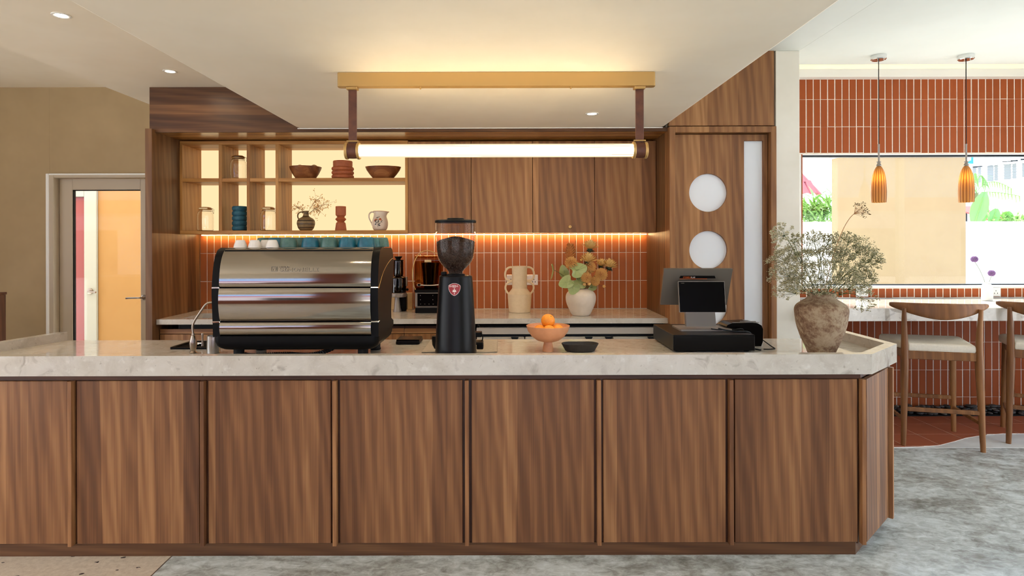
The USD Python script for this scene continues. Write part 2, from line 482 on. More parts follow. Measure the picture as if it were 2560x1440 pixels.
M['stone'] = stone()
M['concrete'] = concrete()
M['terrazzo'] = terrazzo()
M['screed'] = mottled('pale_screed', lin(214, 214, 209), lin(228, 228, 223), 5.0, 0.32)
M['ceiling'] = mottled('plaster_ceiling', lin(240, 228, 206), lin(247, 237, 218), 1.6, 0.62, bump=0.1)
M['ceiling_white'] = mottled('plaster_white_ceiling', lin(224, 227, 219), lin(230, 233, 226), 1.6, 0.6)
M['plaster'] = mottled('plaster_cream', lin(221, 213, 196), lin(230, 223, 208), 3.0, 0.65, bump=0.08)
M['plaster_left'] = mottled('limewash_taupe', lin(168, 144, 106), lin(180, 156, 117), 2.2, 0.75, bump=0.15, detail=7.0)
M['frame_taupe'] = plain('taupe_paint', lin(186, 170, 146), 0.5)
M['white'] = plain('white_paint', lin(238, 236, 230), 0.5)
M['grout'] = mottled('pale_grout', lin(226, 212, 194), lin(240, 228, 212), 60.0, 0.8)
M['tile'] = tile_look('terracotta_tile', lin(156, 77, 34))
M['tile_splash'] = tile_look('terracotta_tile_splash', lin(172, 100, 58), 0.38)
M['floor_tile'] = tile_look('terracotta_floor_tile', lin(158, 86, 58), 0.36)
M['brass'] = plain('satin_brass', lin(194, 158, 98), 0.42, 0.55)
M['leather'] = mottled('brown_leather', lin(74, 38, 24), lin(104, 58, 36), 22.0, 0.5)
M['steel'] = plain('polished_steel', lin(158, 150, 140), 0.08, 1.0)
M['steel_soft'] = plain('satin_steel', lin(196, 192, 186), 0.28, 1.0)
M['nickel'] = plain('brushed_nickel', lin(172, 158, 142), 0.28, 1.0)
M['silver'] = plain('silver_plastic', lin(150, 142, 134), 0.42, 0.5)
M['monitor_grey'] = plain('grey_metallic_shell', lin(112, 106, 98), 0.42, 0.5)
M['chrome'] = plain('chrome', lin(225, 225, 225), 0.06, 1.0)
M['black'] = plain('black_plastic', lin(12, 11, 11), 0.45, specular_ior_level=0.12)
M['black_matt'] = mottled('black_powder_coat', lin(10, 9, 9), lin(13, 12, 11), 90.0, 0.32, specular_ior_level=0.2)
M['screen'] = plain('dark_screen', lin(7, 5, 5), 0.22, specular_ior_level=0.07)
M['rubber'] = plain('black_rubber', lin(16, 16, 16), 0.8)
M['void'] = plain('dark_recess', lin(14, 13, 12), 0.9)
M['clear'] = pane('clear_pane')
M['window_glass'] = pane('window_glass', (0.98, 1.0, 0.99), 0.01, 0.012)
M['jar'] = material('jar_glass', {'p': ('principled_bsdf', {'base_color': (0.98, 0.98, 0.96), 'roughness': 0.0, 'transmission_weight': 1.0, 'ior': 1.42})}, [])
M['hopper'] = pane('hopper_glass', (0.93, 0.90, 0.87), 0.03, 0.006)
M['amber_cover'] = pane('amber_cover', (0.86, 0.66, 0.42), 0.04, 0.05)
M['smoke_cover'] = pane('smoked_cover', (0.30, 0.25, 0.20), 0.05, 0.05)
M['frost'] = material('frosted_pane', {'p': ('principled_bsdf', {'base_color': lin(244, 246, 248), 'roughness': 0.45}), 't': ('translucent_bsdf', {'color': lin(240, 243, 246)}), 'm': ('mix_closure', {'fac': 0.10})},
                      [('p.BSDF', 'm.closure1'), ('t.BSDF', 'm.closure2')], 'm.closure')
M['tube'] = material('tube_glow', {'w': ('layer_weight', {'blend': 0.5}), 'r': ('rgb_ramp', {'ramp': [(0.0, (1, 1, 1)), (0.10, (0.85, 0.85, 0.85)), (0.22, (0.20, 0.20, 0.20)), (0.30, (0.030, 0.030, 0.030)), (0.60, (0.023, 0.023, 0.023)), (1.0, (0.017, 0.017, 0.017))]}), 's': ('math', {'math_type': 'multiply', 'value2': 40.0}), 'e': ('emission', {'color': (1.0, 0.78, 0.48)})},
                    [('w.facing', 'r.fac'), ('r.color', 's.value1'), ('s.value', 'e.strength')], 'e.emission')
M['backlit'] = glow('backlit_shelf_panel', (1.0, 0.73, 0.40), 1.14)
M['led'] = glow('under_cabinet_strip', (1.0, 0.67, 0.30), 38.0)
M['cove'] = glow('cove_strip', (1.0, 0.80, 0.42), 14.0)
M['spot'] = glow('downlight_lens', (1.0, 0.80, 0.56), 300.0)
M['teal'] = [mottled(f'teal_glaze_{k}', lin(*a), lin(*b), 40.0, 0.3, space='object') for k, (a, b) in enumerate([((20, 82, 102), (32, 102, 122)), ((56, 92, 88), (78, 112, 104)), ((40, 88, 94), (64, 114, 116))])]
M['porcelain'] = plain('white_porcelain', lin(228, 222, 214), 0.18)
M['cream_clay'] = mottled('cream_clay', lin(218, 196, 160), lin(226, 206, 172), 30.0, 0.6)
M['white_clay'] = mottled('off_white_clay', lin(214, 200, 180), lin(224, 210, 192), 20.0, 0.55)
M['clay'] = mottled('terracotta_clay', lin(164, 86, 46), lin(184, 102, 58), 25.0, 0.6)
M['bowl_clay'] = mottled('apricot_clay', lin(212, 148, 104), lin(220, 158, 116), 25.0, 0.55)
M['blue_clay'] = mottled('blue_clay', lin(28, 84, 106), lin(44, 108, 130), 40.0, 0.6)
M['bowl_wood'] = wood('acacia_bowl', [lin(70, 36, 18), lin(104, 58, 30), lin(132, 78, 42), lin(176, 118, 70)], 'x', 0.4, 12.0)
M['jug_clay'] = mottled('olive_clay', lin(120, 98, 62), lin(146, 122, 80), 45.0, 0.55, stretch=(3, 3, .5))
M['jug_band'] = plain('dark_glaze_band', lin(52, 38, 24), 0.45)
M['jug_white'] = plain('glazed_cream', lin(226, 212, 192), 0.22)
M['paint_leaf'] = plain('painted_leaf', lin(44, 40, 34), 0.4)
M['paint_petal'] = plain('painted_petal', lin(176, 92, 52), 0.4)
M['orange'] = mottled('orange_peel', lin(236, 142, 30), lin(246, 158, 48), 120.0, 0.42, bump=0.25, space='object')
M['dark_clay'] = mottled('charcoal_clay', lin(34, 31, 28), lin(48, 44, 40), 50.0, 0.6)
M['bean'] = mottled('roasted_bean', lin(34, 19, 12), lin(66, 40, 27), 60.0, 0.5)
M['shield'] = plain('badge_red', lin(150, 34, 34), 0.35)
M['print_white'] = plain('badge_white', lin(226, 214, 206), 0.4)
M['print_orange'] = plain('orange_print', lin(206, 96, 40), 0.5)
M['urn'] = material('weathered_urn', {
    'g': ('geometry', {}), 'n1': ('noise_texture', {'scale': 9.0, 'detail': 4.0, 'distortion': 0.4}), 'n2': ('noise_texture', {'scale': 48.0, 'detail': 5.0, 'roughness': 0.7}),
    'a': ('math', {'math_type': 'multiply', 'value2': 0.5}), 'b': ('math', {'math_type': 'multiply_add', 'value2': 0.5}),
    'r': ('rgb_ramp', {'ramp': [(0.38, lin(104, 74, 52)), (0.46, lin(134, 106, 80)), (0.53, lin(162, 140, 112)), (0.70, lin(182, 162, 134))]}),
    'bp': ('bump', {'strength': 0.5, 'distance': 0.003}), 'p': ('principled_bsdf', {'roughness': 0.85})},
    [('g.position', 'n1.vector'), ('g.position', 'n2.vector'), ('n1.fac', 'a.value1'), ('n2.fac', 'b.value1'), ('a.value', 'b.value3'), ('b.value', 'r.fac'), ('r.color', 'p.base_color'), ('n2.fac', 'bp.height'), ('bp.normal', 'p.normal')])
M['floret'] = leafy('dried_floret', lin(184, 178, 138), lin(178, 170, 120), 0.7, 0.3)
M['floret_pale'] = leafy('pale_floret', lin(222, 216, 190), lin(216, 208, 170), 0.7, 0.3)
M['stem'] = plain('green_stem', lin(96, 102, 58), 0.6)
M['stem_dry'] = plain('dry_stem', lin(176, 128, 84), 0.6)
M['twig'] = plain('dry_twig', lin(110, 84, 50), 0.7)
M['anthurium'] = leafy('anthurium_green', lin(172, 186, 124), lin(180, 190, 112), 0.26, 0.25)
M['vein'] = plain('pale_vein', lin(168, 180, 116), 0.5)
M['petal_yellow'] = leafy('yellow_petal', lin(248, 222, 150), lin(246, 212, 126), 0.6, 0.3)
M['calyx'] = plain('dark_calyx', lin(54, 62, 36), 0.7)
M['pincushion'] = leafy('amber_style', lin(242, 196, 120), lin(242, 190, 100), 0.6, 0.2)
M['cone_amber'] = leafy('amber_bract', lin(212, 142, 78), lin(210, 136, 70), 0.5, 0.2)
M['cloth'] = mottled('grey_linen', lin(158, 146, 132), lin(172, 160, 146), 70.0, 0.9)
M['seat'] = mottled('cream_upholstery', lin(212, 200, 180), lin(222, 211, 192), 60.0, 0.7, space='object')
M['pebble'] = [plain('pebble_dark', lin(44, 42, 40), 0.42), plain('pebble_grey', lin(72, 68, 64), 0.5), plain('pebble_pale', lin(112, 104, 94), 0.55)]
M['amber_shade'] = material('amber_shade', {
    'c': ('texture_coordinate', {}), 'x': ('separate_xyz', {}), 'a': ('math', {'math_type': 'arctan2'}), 'k': ('math', {'math_type': 'multiply', 'value2': 16.0}), 's': ('math', {'math_type': 'cosine'}),
    'r': ('map_range', {'from_min': -1.0, 'from_max': 1.0, 'to_min': 0.0, 'to_max': 1.0}), 'm1': ('mix_color', {'a': lin(168, 112, 54), 'b': lin(226, 176, 106)}), 'm2': ('mix_color', {'a': lin(196, 142, 66), 'b': lin(248, 214, 132)}),
    'p': ('principled_bsdf', {'roughness': 0.4}), 't': ('translucent_bsdf', {}), 'm': ('mix_closure', {'fac': 0.55})},
    [('c.object', 'x.vector'), ('x.y', 'a.value1'), ('x.x', 'a.value2'), ('a.value', 'k.value1'), ('k.value', 's.value1'), ('s.value', 'r.value'), ('r.result', 'm1.fac'), ('r.result', 'm2.fac'), ('m1.result', 'p.base_color'), ('m2.result', 't.color'),
     ('p.BSDF', 'm.closure1'), ('t.BSDF', 'm.closure2')], 'm.closure')
M['bulb'] = glow('pendant_bulb', (1.0, 0.80, 0.45), 30.0)
M['purple'] = plain('allium_purple', lin(146, 110, 160), 0.7)
M['fridge'] = plain('fridge_steel', lin(204, 194, 180), 0.38, 0.25)
M['dark_metal'] = plain('dark_metal', lin(40, 44, 48), 0.35, 0.6)
M['board'] = mottled('pale_board', lin(196, 166, 116), lin(206, 178, 128), 8.0, 0.5)
# outdoors
M['yellow_wall'] = mottled('apricot_render', lin(141, 118, 85), lin(145, 123, 89), 2.0, 0.8)
M['orange_wall'] = mottled('orange_render', lin(172, 124, 64), lin(176, 130, 70), 2.0, 0.8)
M['red_door'] = plain('red_door_paint', lin(150, 66, 58), 0.5)
M['cream_frame'] = plain('cream_door_frame', lin(176, 170, 150), 0.6)
M['white_wall'] = plain('white_render', lin(246, 246, 242), 0.8)
M['roof_tile'] = plain('red_roof_tile', lin(164, 74, 78), 0.7)
M['leaf'] = leafy('garden_leaf', lin(150, 186, 112), lin(150, 196, 96), 0.5, 0.4)
M['leaf_deep'] = leafy('banana_leaf', lin(136, 190, 118), lin(150, 205, 92), 0.4, 0.45)
M['glass_grey'] = plain('louvre_grey', lin(122, 126, 127), 0.4)
M['awning'] = plain('red_awning', lin(176, 66, 62), 0.7)
M['cyan'] = plain('cyan_sign', lin(6, 120, 138), 0.5)
M['paving'] = mottled('outdoor_paving', lin(208, 207, 204), lin(220, 219, 216), 3.0, 0.8)
M['terracotta_paint'] = mottled('terracotta_paint', lin(122, 62, 40), lin(132, 70, 46), 3.0, 0.7)
# ================================================================== THE SETTING
BACK_Y, WIN_Y, LEFT_Y = 5.45, 5.43, 5.75
CEIL = 2.98


def setting(name):
    return Thing(name, kind='structure')


# floors: polished concrete, terrazzo on the left, terracotta tiles in front of the window counter
f = setting('floor')
f.part('slab', bx(-1.6, 5.4, -3.0, 5.45, -0.1, 0.0, 0.0005), M['concrete'])
f = setting('floor')
f.part('slab', bx(-6.0, -1.605, -3.0, 5.75, -0.1, 0.0, 0.0005), M['terrazzo'])
f.part('divider_strip', bx(-1.605, -1.6, -3.0, 4.7, -0.1, 0.001, 0.0002), M['steel_soft'])
edge = [on_z(x, y, 0)[:2] for x, y in ((2236, 1119), (2290, 1118), (2345, 1115), (2387, 1104.5), (2415, 1096), (2457, 1089), (2509, 1085), (2560, 1085), (2640, 1090))]
tiled = Polygon([(2.283, 5.30), (2.283, edge[0][1])] + [tuple(p) for p in edge] + [(5.4, edge[-1][1] - 0.1), (5.4, 5.30)]).buffer(0)
band_y = on_z(2400, 1120, 0)[1]
f = setting('floor')
f.part('pale_screed_band', prism(Polygon([(2.283, band_y), (5.4, band_y), (5.4, 5.30), (2.283, 5.30)]), 'z', 0.0, 0.0015), M['screed'])
f.part('grout_bed', prism(tiled, 'z', 0.0015, 0.0058), M['grout'])
gy, gx, pitch = on_z(2400, 1061, 0)[1], on_z(2254, 1070, 0)[0], 0.272
for i in range(-3, 14):
    for j in range(-4, 2):
        cell = sbox(gx + i * pitch + .0022, gy + j * pitch + .0022, gx + (i + 1) * pitch - .0022, gy + (j + 1) * pitch - .0022).intersection(tiled)
        if cell.geom_type == 'Polygon' and cell.area > 1e-3:
            f.part('tile', prism(cell.simplify(0.002), 'z', 0.0040, 0.0066), M['floor_tile'])

# ceilings
c = setting('ceiling')
c.part('left_bay', bx(-6.0, -1.5, -3.0, 5.9, CEIL, 3.25, .001), M['ceiling'])
c.part('centre_bay', bx(-1.5, 2.283, -3.0, 5.6, CEIL, 3.25, .001), M['ceiling_white'])
c.part('right_bay', bx(2.283, 5.4, -3.0, 5.07, CEIL, 3.25, .001), M['ceiling_white'])
c.part('cove_top', bx(2.283, 5.4, 5.07, 5.6, 3.15, 3.25, .001), M['ceiling_white'])
c.part('cove_ledge', bx(2.283, 5.4, 5.335, WIN_Y, 2.948, 3.018, .001), M['white'])
c.part('cove_strip', bx(2.30, 5.3, 5.36, 5.37, 3.018, 3.024, .0005), M['cove'])
c = setting('ceiling')
c.part('dropped_panel', bx(-3.08, -1.6, -0.9, LEFT_Y, 2.724, CEIL, .004), M['ceiling'])
c = setting('ceiling')
sof = loft([[(x, y, z) for x, y in rounded(-1.6 + i, 1.262 - i, 1.1 + i, 4.742, .03, 5).exterior.coords[:-1]] for z, i in ((CEIL, 0), (2.44, 0), (2.418, .006), (2.406, .016), (2.40, .03))])
c.part('soffit', sof, M['ceiling'], smooth=40)
c.part('edge_bead', bx(-1.585, 1.245, 4.734, 4.743, 2.3945, 2.4005, .001), M['white'])


# walls
w = setting('wall_back')
w.part('plaster', bx(-2.76, 2.10, BACK_Y, 5.6, 0, CEIL, .001), M['plaster'])
w.part('grout_bed', bx(-2.69, 1.29, BACK_Y - .006, BACK_Y, 0.92, 1.60, .0003), M['grout'])
P = 0.0632
rows = [(0.923, 1.168), (1.171, 1.418), (1.421, 1.60)]
for k in range(63):
    x1 = 1.287 - k * P
    for z0, z1 in rows:
        j = RNG.normal(0, .0007, 3)
        w.part('tile', bx(max(x1 - P + .0065, -2.688), x1, BACK_Y - .0085 + j[0] * .5, BACK_Y - .005, z0 + .001 + j[1], z1 - .001 + j[2], .0012), M['tile_splash'])

w = setting('wall_left')
w.part('plaster', bx(-6.0, -4.255, LEFT_Y, 5.9, 0, CEIL, .001), M['plaster_left'])
w.part('plaster', bx(-4.255, -3.30, LEFT_Y, 5.9, 2.16, CEIL, .001), M['plaster_left'])
w.part('plaster', bx(-3.30, -2.70, LEFT_Y, 5.9, 0, CEIL, .001), M['plaster_left'])
w = setting('wall_side')
w.part('plaster', bx(-6.15, -6.0, 3.2, 5.9, 0, 3.25, .001), M['plaster_left'])
w.part('header', bx(-6.15, -6.0, -3.0, 3.2, 2.8, 3.25, .001), M['plaster_left'])
w.part('sill_wall', bx(-6.15, -6.0, -3.0, 3.2, 0, 0.1, .001), M['plaster_left'])

w = setting('wall_window')
w.part('masonry', bx(2.10, 5.4, WIN_Y, 5.58, 0, 1.116, .001), M['white'])
w.part('masonry', bx(2.10, 5.4, WIN_Y, 5.58, 2.286, 3.25, .001), M['white'])
w.part('masonry', bx(2.10, 2.664, WIN_Y, 5.58, 1.116, 2.286, .001), M['white'])
w.part('masonry', bx(5.15, 5.4, WIN_Y, 5.58, 1.116, 2.286, .001), M['white'])
w.part('grout_bed', bx(2.60, 5.38, WIN_Y - .004, WIN_Y, 2.286, 2.966, .0003), M['grout'])
w.part('grout_bed', bx(2.60, 5.38, WIN_Y - .004, WIN_Y, 1.01, 1.116, .0003), M['grout'])
T = 0.0637
for k in range(-1, 41):
    x0 = 2.697 + k * T
    for z0, z1 in ((2.299, 2.527), (2.531, 2.770), (2.774, 2.960), (1.016, 1.092)):
        j = RNG.normal(0, .0012, 3)
        w.part('tile', bx(x0 + .0045 + j[0] * .6, x0 + T - .0045, WIN_Y - .0065 + j[1] * .4, WIN_Y - .003, z0 + j[2], z1, .001), M['tile'])
w.part('tile_reveal', bx(2.656, 2.664, WIN_Y - .004, 5.58, 1.116, 2.286, .0005), M['tile'])

w = setting('wall_right')
w.part('plaster', bx(5.4, 5.55, 4.3, 5.6, 0, 3.25, .001), M['plaster'])
w.part('header', bx(5.4, 5.55, -3.0, 4.3, 2.86, 3.25, .001), M['plaster'])
w.part('sill_wall', bx(5.4, 5.55, -0.8, 4.3, 0, 0.03, .001), M['plaster'])
w.part('plaster', bx(5.4, 5.55, -3.0, -0.8, 0, 2.86, .001), M['plaster'])
for y in (0.9, 2.6):
    w.part('mullion', bx(5.43, 5.51, y - .04, y + .04, 0.03, 2.86, .002), M['white'])
w = setting('wall_pier')
w.part('plaster', bx(2.104, 2.287, 4.70, WIN_Y, 0, CEIL, .003), M['plaster'])

# the street front behind the camera: openings under a deep header, a terracotta pier with a cream-framed opening beside it
w = setting('wall_front')
w.part('header', bx(-6.15, 5.55, -3.2, -3.0, 2.42, 3.25, .004), M['plaster'])
w.part('plaster', bx(-6.15, -5.2, -3.2, -3.0, 0, 2.42, .004), M['plaster'])
w.part('sill_wall', bx(-5.2, -2.80, -3.2, -3.0, 0, 0.85, .004), M['terracotta_paint'])
w.part('pier', bx(-2.80, -2.2, -3.2, -2.85, 0, CEIL, .004), M['terracotta_paint'])
w.part('cream_frame', bx(-2.2, -2.08, -3.18, -3.0, 0, 2.42, .004), M['plaster'])
w.part('cream_frame', bx(-0.95, -0.85, -3.18, -3.0, 0, 2.42, .004), M['plaster'])
w.part('sill_wall', bx(-2.08, -0.95, -3.18, -3.02, 0, 0.5, .004), M['plaster'])
w.part('pier', bx(2.9, 5.55, -3.2, -3.0, 0, 2.42, .004), M['plaster'])

# left glass door in its painted frame
d = setting('door_1')
d.part('frame', join(bx(-4.255, -4.19, 5.71, 5.88, 0, 2.16, .004), bx(-4.19, -3.30, 5.71, 5.88, 2.125, 2.16, .004), bx(-3.33, -3.30, 5.71, 5.88, 0, 2.125, .004)), M['frame_taupe'])
d.part('white_reveal', join(bx(-4.262, -4.232, 5.705, 5.76, 0, 2.165, .004), bx(-4.232, -3.30, 5.705, 5.76, 2.15, 2.165, .003)), M['white'])
lf = d.part('leaf', join(bx(-4.185, -4.062, 5.78, 5.82, 0.005, 2.12, .003), bx(-3.42, -3.335, 5.78, 5.82, 0.005, 2.12, .003), bx(-4.062, -3.42, 5.78, 5.82, 2.018, 2.12, .003), bx(-4.062, -3.42, 5.78, 5.82, .005, .35, .003)), M['frame_taupe'])
d.part('glazing_bead', join(bx(-4.062, -4.054, 5.785, 5.815, .35, 2.018, .001), bx(-4.054, -3.42, 5.785, 5.815, 2.010, 2.018, .001)), M['black'], under=lf)
d.part('pane', bx(-4.055, -3.421, 5.797, 5.803, .352, 2.010, .0005), M['window_glass'])
hz = 1.0
d.part('handle', join(turn(lathe([(0, 0), (.024, 0), (.026, .006), (.020, .012), (0, .012)], n=24), 90, (1, 0, 0)).apply_translation((-3.385, 5.78, hz)),
                     tube([(-3.385, 5.77, hz), (-3.385, 5.735, hz), (-3.40, 5.722, hz), (-3.43, 5.72, hz), (-3.50, 5.722, hz - .002), (-3.525, 5.725, hz - .004)], .0085, 10, 18)), M['nickel'], smooth=40)

# window to the street
g = setting('window_1')
X0, X1 = 2.664, 5.15
g.part('frame', join(bx(X0, X1, 5.485, 5.53, 2.270, 2.286, .002), bx(X0, X1, 5.485, 5.53, 1.116, 1.128, .002), bx(X0, X0 + .012, 5.485, 5.53, 1.128, 2.27, .002), bx(X1 - .02, X1, 5.485, 5.53, 1.128, 2.27, .002)), M['dark_metal'])
g.part('sill', bx(X0, X1, WIN_Y - .008, 5.485, 1.100, 1.118, .002), M['white'])
g.part('pane', bx(X0 + .012, X1 - .02, 5.505, 5.511, 1.128, 2.27, .0005), M['window_glass'])

# walnut door with frosted openings at the right end of the back bar
d = setting('door_2')
DX0, DX1 = 1.328, 2.058
cx = at(1770, 482, 4.75)[0]
hole = [Point(cx, at(1770, py, 4.75)[2]).buffer(0.148, quad_segs=24) for py in (482, 625, 768)]
hole.append(sbox(1.876, 0.55, 2.025, at(1880, 352, 4.75)[2]))
leafp = sbox(DX0, 0.01, DX1, 2.345)
lf = d.part('leaf', prism(leafp.difference(unary_union(hole)), 'y', 4.745, 4.79), M['walnut_up'])
for hh in hole[:3]:
    d.part('round_pane', prism(hh.buffer(-.001), 'y', 4.765, 4.775), M['frost'])
d.part('strip_pane', prism(hole[3].buffer(-.001), 'y', 4.765, 4.775), M['frost'])
d.part('frame', join(bx(1.283, 1.328, 4.69, 4.83, 0, 2.398, .002), bx(DX1 + .004, 2.104, 4.69, 4.83, 0, 2.398, .002), bx(1.328, DX1 + .004, 4.69, 4.83, 2.352, 2.398, .002)), M['walnut_up'])
d = setting('trim_1')
d.part('over_door_panel', bx(1.283, 2.092, 4.70, 4.75, 2.405, CEIL, .002), M['walnut_up'])
d.part('shadow_gap', bx(1.283, 2.104, 4.72, 4.75, 2.396, 2.407, .0005), M['groove'])
d.part('backing', bx(1.29, 2.104, 4.83, 4.86, 0, CEIL, .001), M['plaster'])
# ================================================================== BUILT-IN FURNITURE
# ---- surround of the back bar recess
t = Thing('back_bar_surround', 'walnut surround of the lit back bar recess with dark horizontal fascia', 'surround', (-0.7, 4.75, 0))
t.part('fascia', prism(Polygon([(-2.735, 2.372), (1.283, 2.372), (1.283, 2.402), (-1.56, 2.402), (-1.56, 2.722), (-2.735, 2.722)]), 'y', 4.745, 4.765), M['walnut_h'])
t.part('recess_ceiling', bx(-2.69, 1.283, 4.765, BACK_Y, 2.372, 2.40, .001), M['recess_ceiling'])
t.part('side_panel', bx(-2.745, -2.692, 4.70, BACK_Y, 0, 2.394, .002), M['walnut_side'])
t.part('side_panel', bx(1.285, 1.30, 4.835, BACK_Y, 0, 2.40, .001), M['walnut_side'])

# ---- open shelves with a backlit panel
ZB, ZM, ZT, FY = (1.586, 1.616), (2.023, 2.053), (2.333, 2.363), 5.10
t = Thing('open_shelf_unit', 'open walnut cubby shelf unit with glowing cream back panels', 'shelf', (-1.74, 5.27, 1.586))
XL, XR = -2.69, -0.787
for z0, z1, nm in ((*ZB, 'bottom_board'), (*ZT, 'top_board')):
    t.part(nm, bx(XL, XR, FY, 5.445, z0, z1, .001), M['honey_h'])
uprights = [(-2.690, -2.668), (-2.365, -2.338), (-2.131, -2.105), (-1.891, -1.865), (-0.810, -0.787)]
for k, (a, b) in enumerate(uprights):
    t.part('side_board' if k in (0, 4) else 'divider', bx(a, b, FY, 5.425, ZB[1], ZT[0], .001), M['honey'])
for (a, b), (c, d) in zip(uprights[:-1], uprights[1:]):
    t.part('shelf', bx(b, c, FY + .002, 5.425, *ZM, .001), M['honey_h'])
t.part('backlit_panel', bx(XL + .01, XR - .01, 5.425, 5.435, ZB[1], ZT[0], .0005), M['backlit'])

# ---- wall cabinets
xs = [-0.787, -0.260, 0.2535, 0.7705, 1.284]
names = ['walnut wall cabinet door next to the lit open shelves', 'walnut wall cabinet second from the open shelves, behind the grinder hopper',
         'walnut wall cabinet with a small brass knob at its lower edge', 'walnut wall cabinet in the corner beside the frosted door']
for k in range(4):
    a, b = xs[k], xs[k + 1]
    t = Thing('wall_cabinet', names[k], 'cabinet', ((a + b) / 2, 5.28, 1.592), group='walnut wall cabinets in the back bar recess')
    t.part('body', bx(a + .001, b - .001, 5.121, 5.445, 1.592, 2.358, .001), M['walnut_up_h'])
    dr = t.part('door', bx(a + .002, b - .002, 5.10, 5.119, 1.590, 2.355, .0015), M['walnut_up'])
    if k == 2:
        kx, ky, kz = at(1425, 567, 5.09)
        t.part('knob', turn(lathe([(0, 0), (.006, 0), (.006, .012), (.012, .014), (.0145, .020), (.012, .026), (0, .028)], n=20), 90, (1, 0, 0)).apply_translation((kx, 5.101, kz)), M['brass'], under=dr, smooth=40)
t = Thing('light_strip', 'warm strip light under the wall cabinets along the tiles', 'light', (-0.7, 5.40, 1.58))
t.part('channel', bx(-2.66, 1.275, 5.402, 5.422, 1.5845, 1.5865, .0003), M['silver'])
t.part('diffuser', bx(-2.66, 1.275, 5.405, 5.419, 1.578, 1.5845, .001), M['led'])

# ---- back worktop with sink
WT = 0.92
hole = sbox(-2.53, 4.83, -2.08, 5.16)
t = Thing('back_worktop', 'pale limestone back worktop below the terracotta backsplash', 'worktop', (-0.7, 5.1, 0.88))
t.part('slab', prism(sbox(-2.689, 4.75, 1.284, 5.437).difference(hole), 'z', 0.88, WT), M['stone'])
t = Thing('sink', 'black undermount sink let into the left end of the back worktop', 'sink', (-2.305, 5.0, 0.70))
t.part('basin', join(bx(-2.55, -2.06, 4.81, 5.18, .70, .71, .002), bx(-2.55, -2.531, 4.81, 5.18, .71, .879, .002), bx(-2.079, -2.06, 4.81, 5.18, .71, .879, .002), bx(-2.531, -2.079, 4.81, 4.829, .71, .879, .002), bx(-2.531, -2.079, 5.161, 5.18, .71, .879, .002)), M['black'])
t = single('sink_tray', join(prism(rounded(-2.47, -2.10, 5.20, 5.36, .03), 'z', WT, WT + .008), prism(rounded(-2.46, -2.11, 5.21, 5.35, .03).difference(rounded(-2.45, -2.12, 5.22, 5.34, .03)), 'z', WT + .008, WT + .016)), M['black'],
           'flat black tray on the back worktop behind the sink', 'tray')

# ---- base cabinets and fridges below the back worktop
for (a, b), lab in zip(((-2.689, -1.732), (-1.730, -0.773), (-0.771, -0.215)),
                       ('walnut base cabinet under the sink end of the back worktop', 'walnut base cabinet behind the espresso machine', 'narrow walnut base cabinet between espresso machine and grinder')):
    t = Thing('base_cabinet', lab, 'cabinet', ((a + b) / 2, 5.1, 0), group='walnut base cabinets under the back worktop')
    t.part('body', bx(a, b, 4.82, 5.44, 0.0, 0.855 if a > -2 else 0.695, .001), M['walnut_dark'])
    t.part('top_rail', bx(a, b, 4.80, 4.808 if a < -2 else 4.82, 0.800, 0.838, .001), M['walnut_up_h'])
    m = (a + b) / 2
    for p, q in (((a, m), (m, b)) if b - a > .7 else ((a, b),)):
        t.part('door', bx(p + .002, q - .002, 4.795, 4.819, 0.08, 0.796, .0015), M['walnut_up'])
t = Thing('undercounter_fridge', 'steel undercounter fridge with three doors under the back worktop', 'fridge', (0.54, 5.1, 0))
t.part('body', bx(-0.205, 1.28, 4.86, 5.43, 0.02, 0.83, .002), M['fridge'])
t.part('top_panel', bx(-0.205, 1.28, 4.80, 4.86, 0.790, 0.842, .003), M['fridge'])
t.part('gasket', bx(-0.20, 1.275, 4.83, 4.86, 0.765, 0.790, .001), M['dark_metal'])
for a, b in ((-0.205, 0.17), (0.175, 0.86), (0.865, 1.28)):
    d = t.part('door', bx(a + .002, b - .002, 4.80, 4.83, 0.10, 0.768, .004), M['fridge'])
    for x in ((a + .30,) if b - a < .5 else (a + .50, b - .03)):
        t.part('handle', prism(Polygon([(x - .03, 0.769), (x + .03, 0.769), (x + .02, 0.750), (x - .02, 0.750)]), 'y', 4.785, 4.80), M['dark_metal'], under=d)
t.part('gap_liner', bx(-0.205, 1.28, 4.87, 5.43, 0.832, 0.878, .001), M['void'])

# ---- front counter
FYP = 2.95
t = Thing('bar_counter', 'long walnut panelled bar counter with upright battens in front', 'counter', (-0.4, 3.3, 0))
t.part('body', prism(Polygon([(-2.80, 2.966), (1.722, 2.966), (2.015, 3.255), (2.015, 3.68), (-2.70, 3.68)]), 'z', 0.05, 0.879), M['walnut_dark_v'])
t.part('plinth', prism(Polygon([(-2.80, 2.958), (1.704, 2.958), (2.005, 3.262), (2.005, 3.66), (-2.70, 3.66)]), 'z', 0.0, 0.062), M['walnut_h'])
t.part('recess_rail', prism(Polygon([(-2.80, 2.958), (1.730, 2.958), (2.022, 3.246), (2.022, 3.66), (-2.70, 3.66)]), 'z', 0.852, 0.8785), M['walnut_dark'])
sx = [1.732 - .635 * k for k in range(8)]
for k in range(7):
    t.part('panel', bx(sx[k + 1] + .0225, sx[k] - .0225, FYP, FYP + .018, 0.064, 0.849, .0012), M['walnut'])
for k, x in enumerate(sx):
    t.part('batten', bx(x - .0095, x + .0095, FYP - .020, FYP + .014, 0.058, 0.8505, .0012), M['slat'])
u = np.array([0.713, 0.701])
nrm = np.array([0.701, -0.713])
p0, L = np.array([1.745, 2.944]), 0.41


def corner(a, b, d0, d1):
    return Polygon([tuple(p0 + u * a + nrm * d0), tuple(p0 + u * b + nrm * d0), tuple(p0 + u * b + nrm * d1), tuple(p0 + u * a + nrm * d1)])


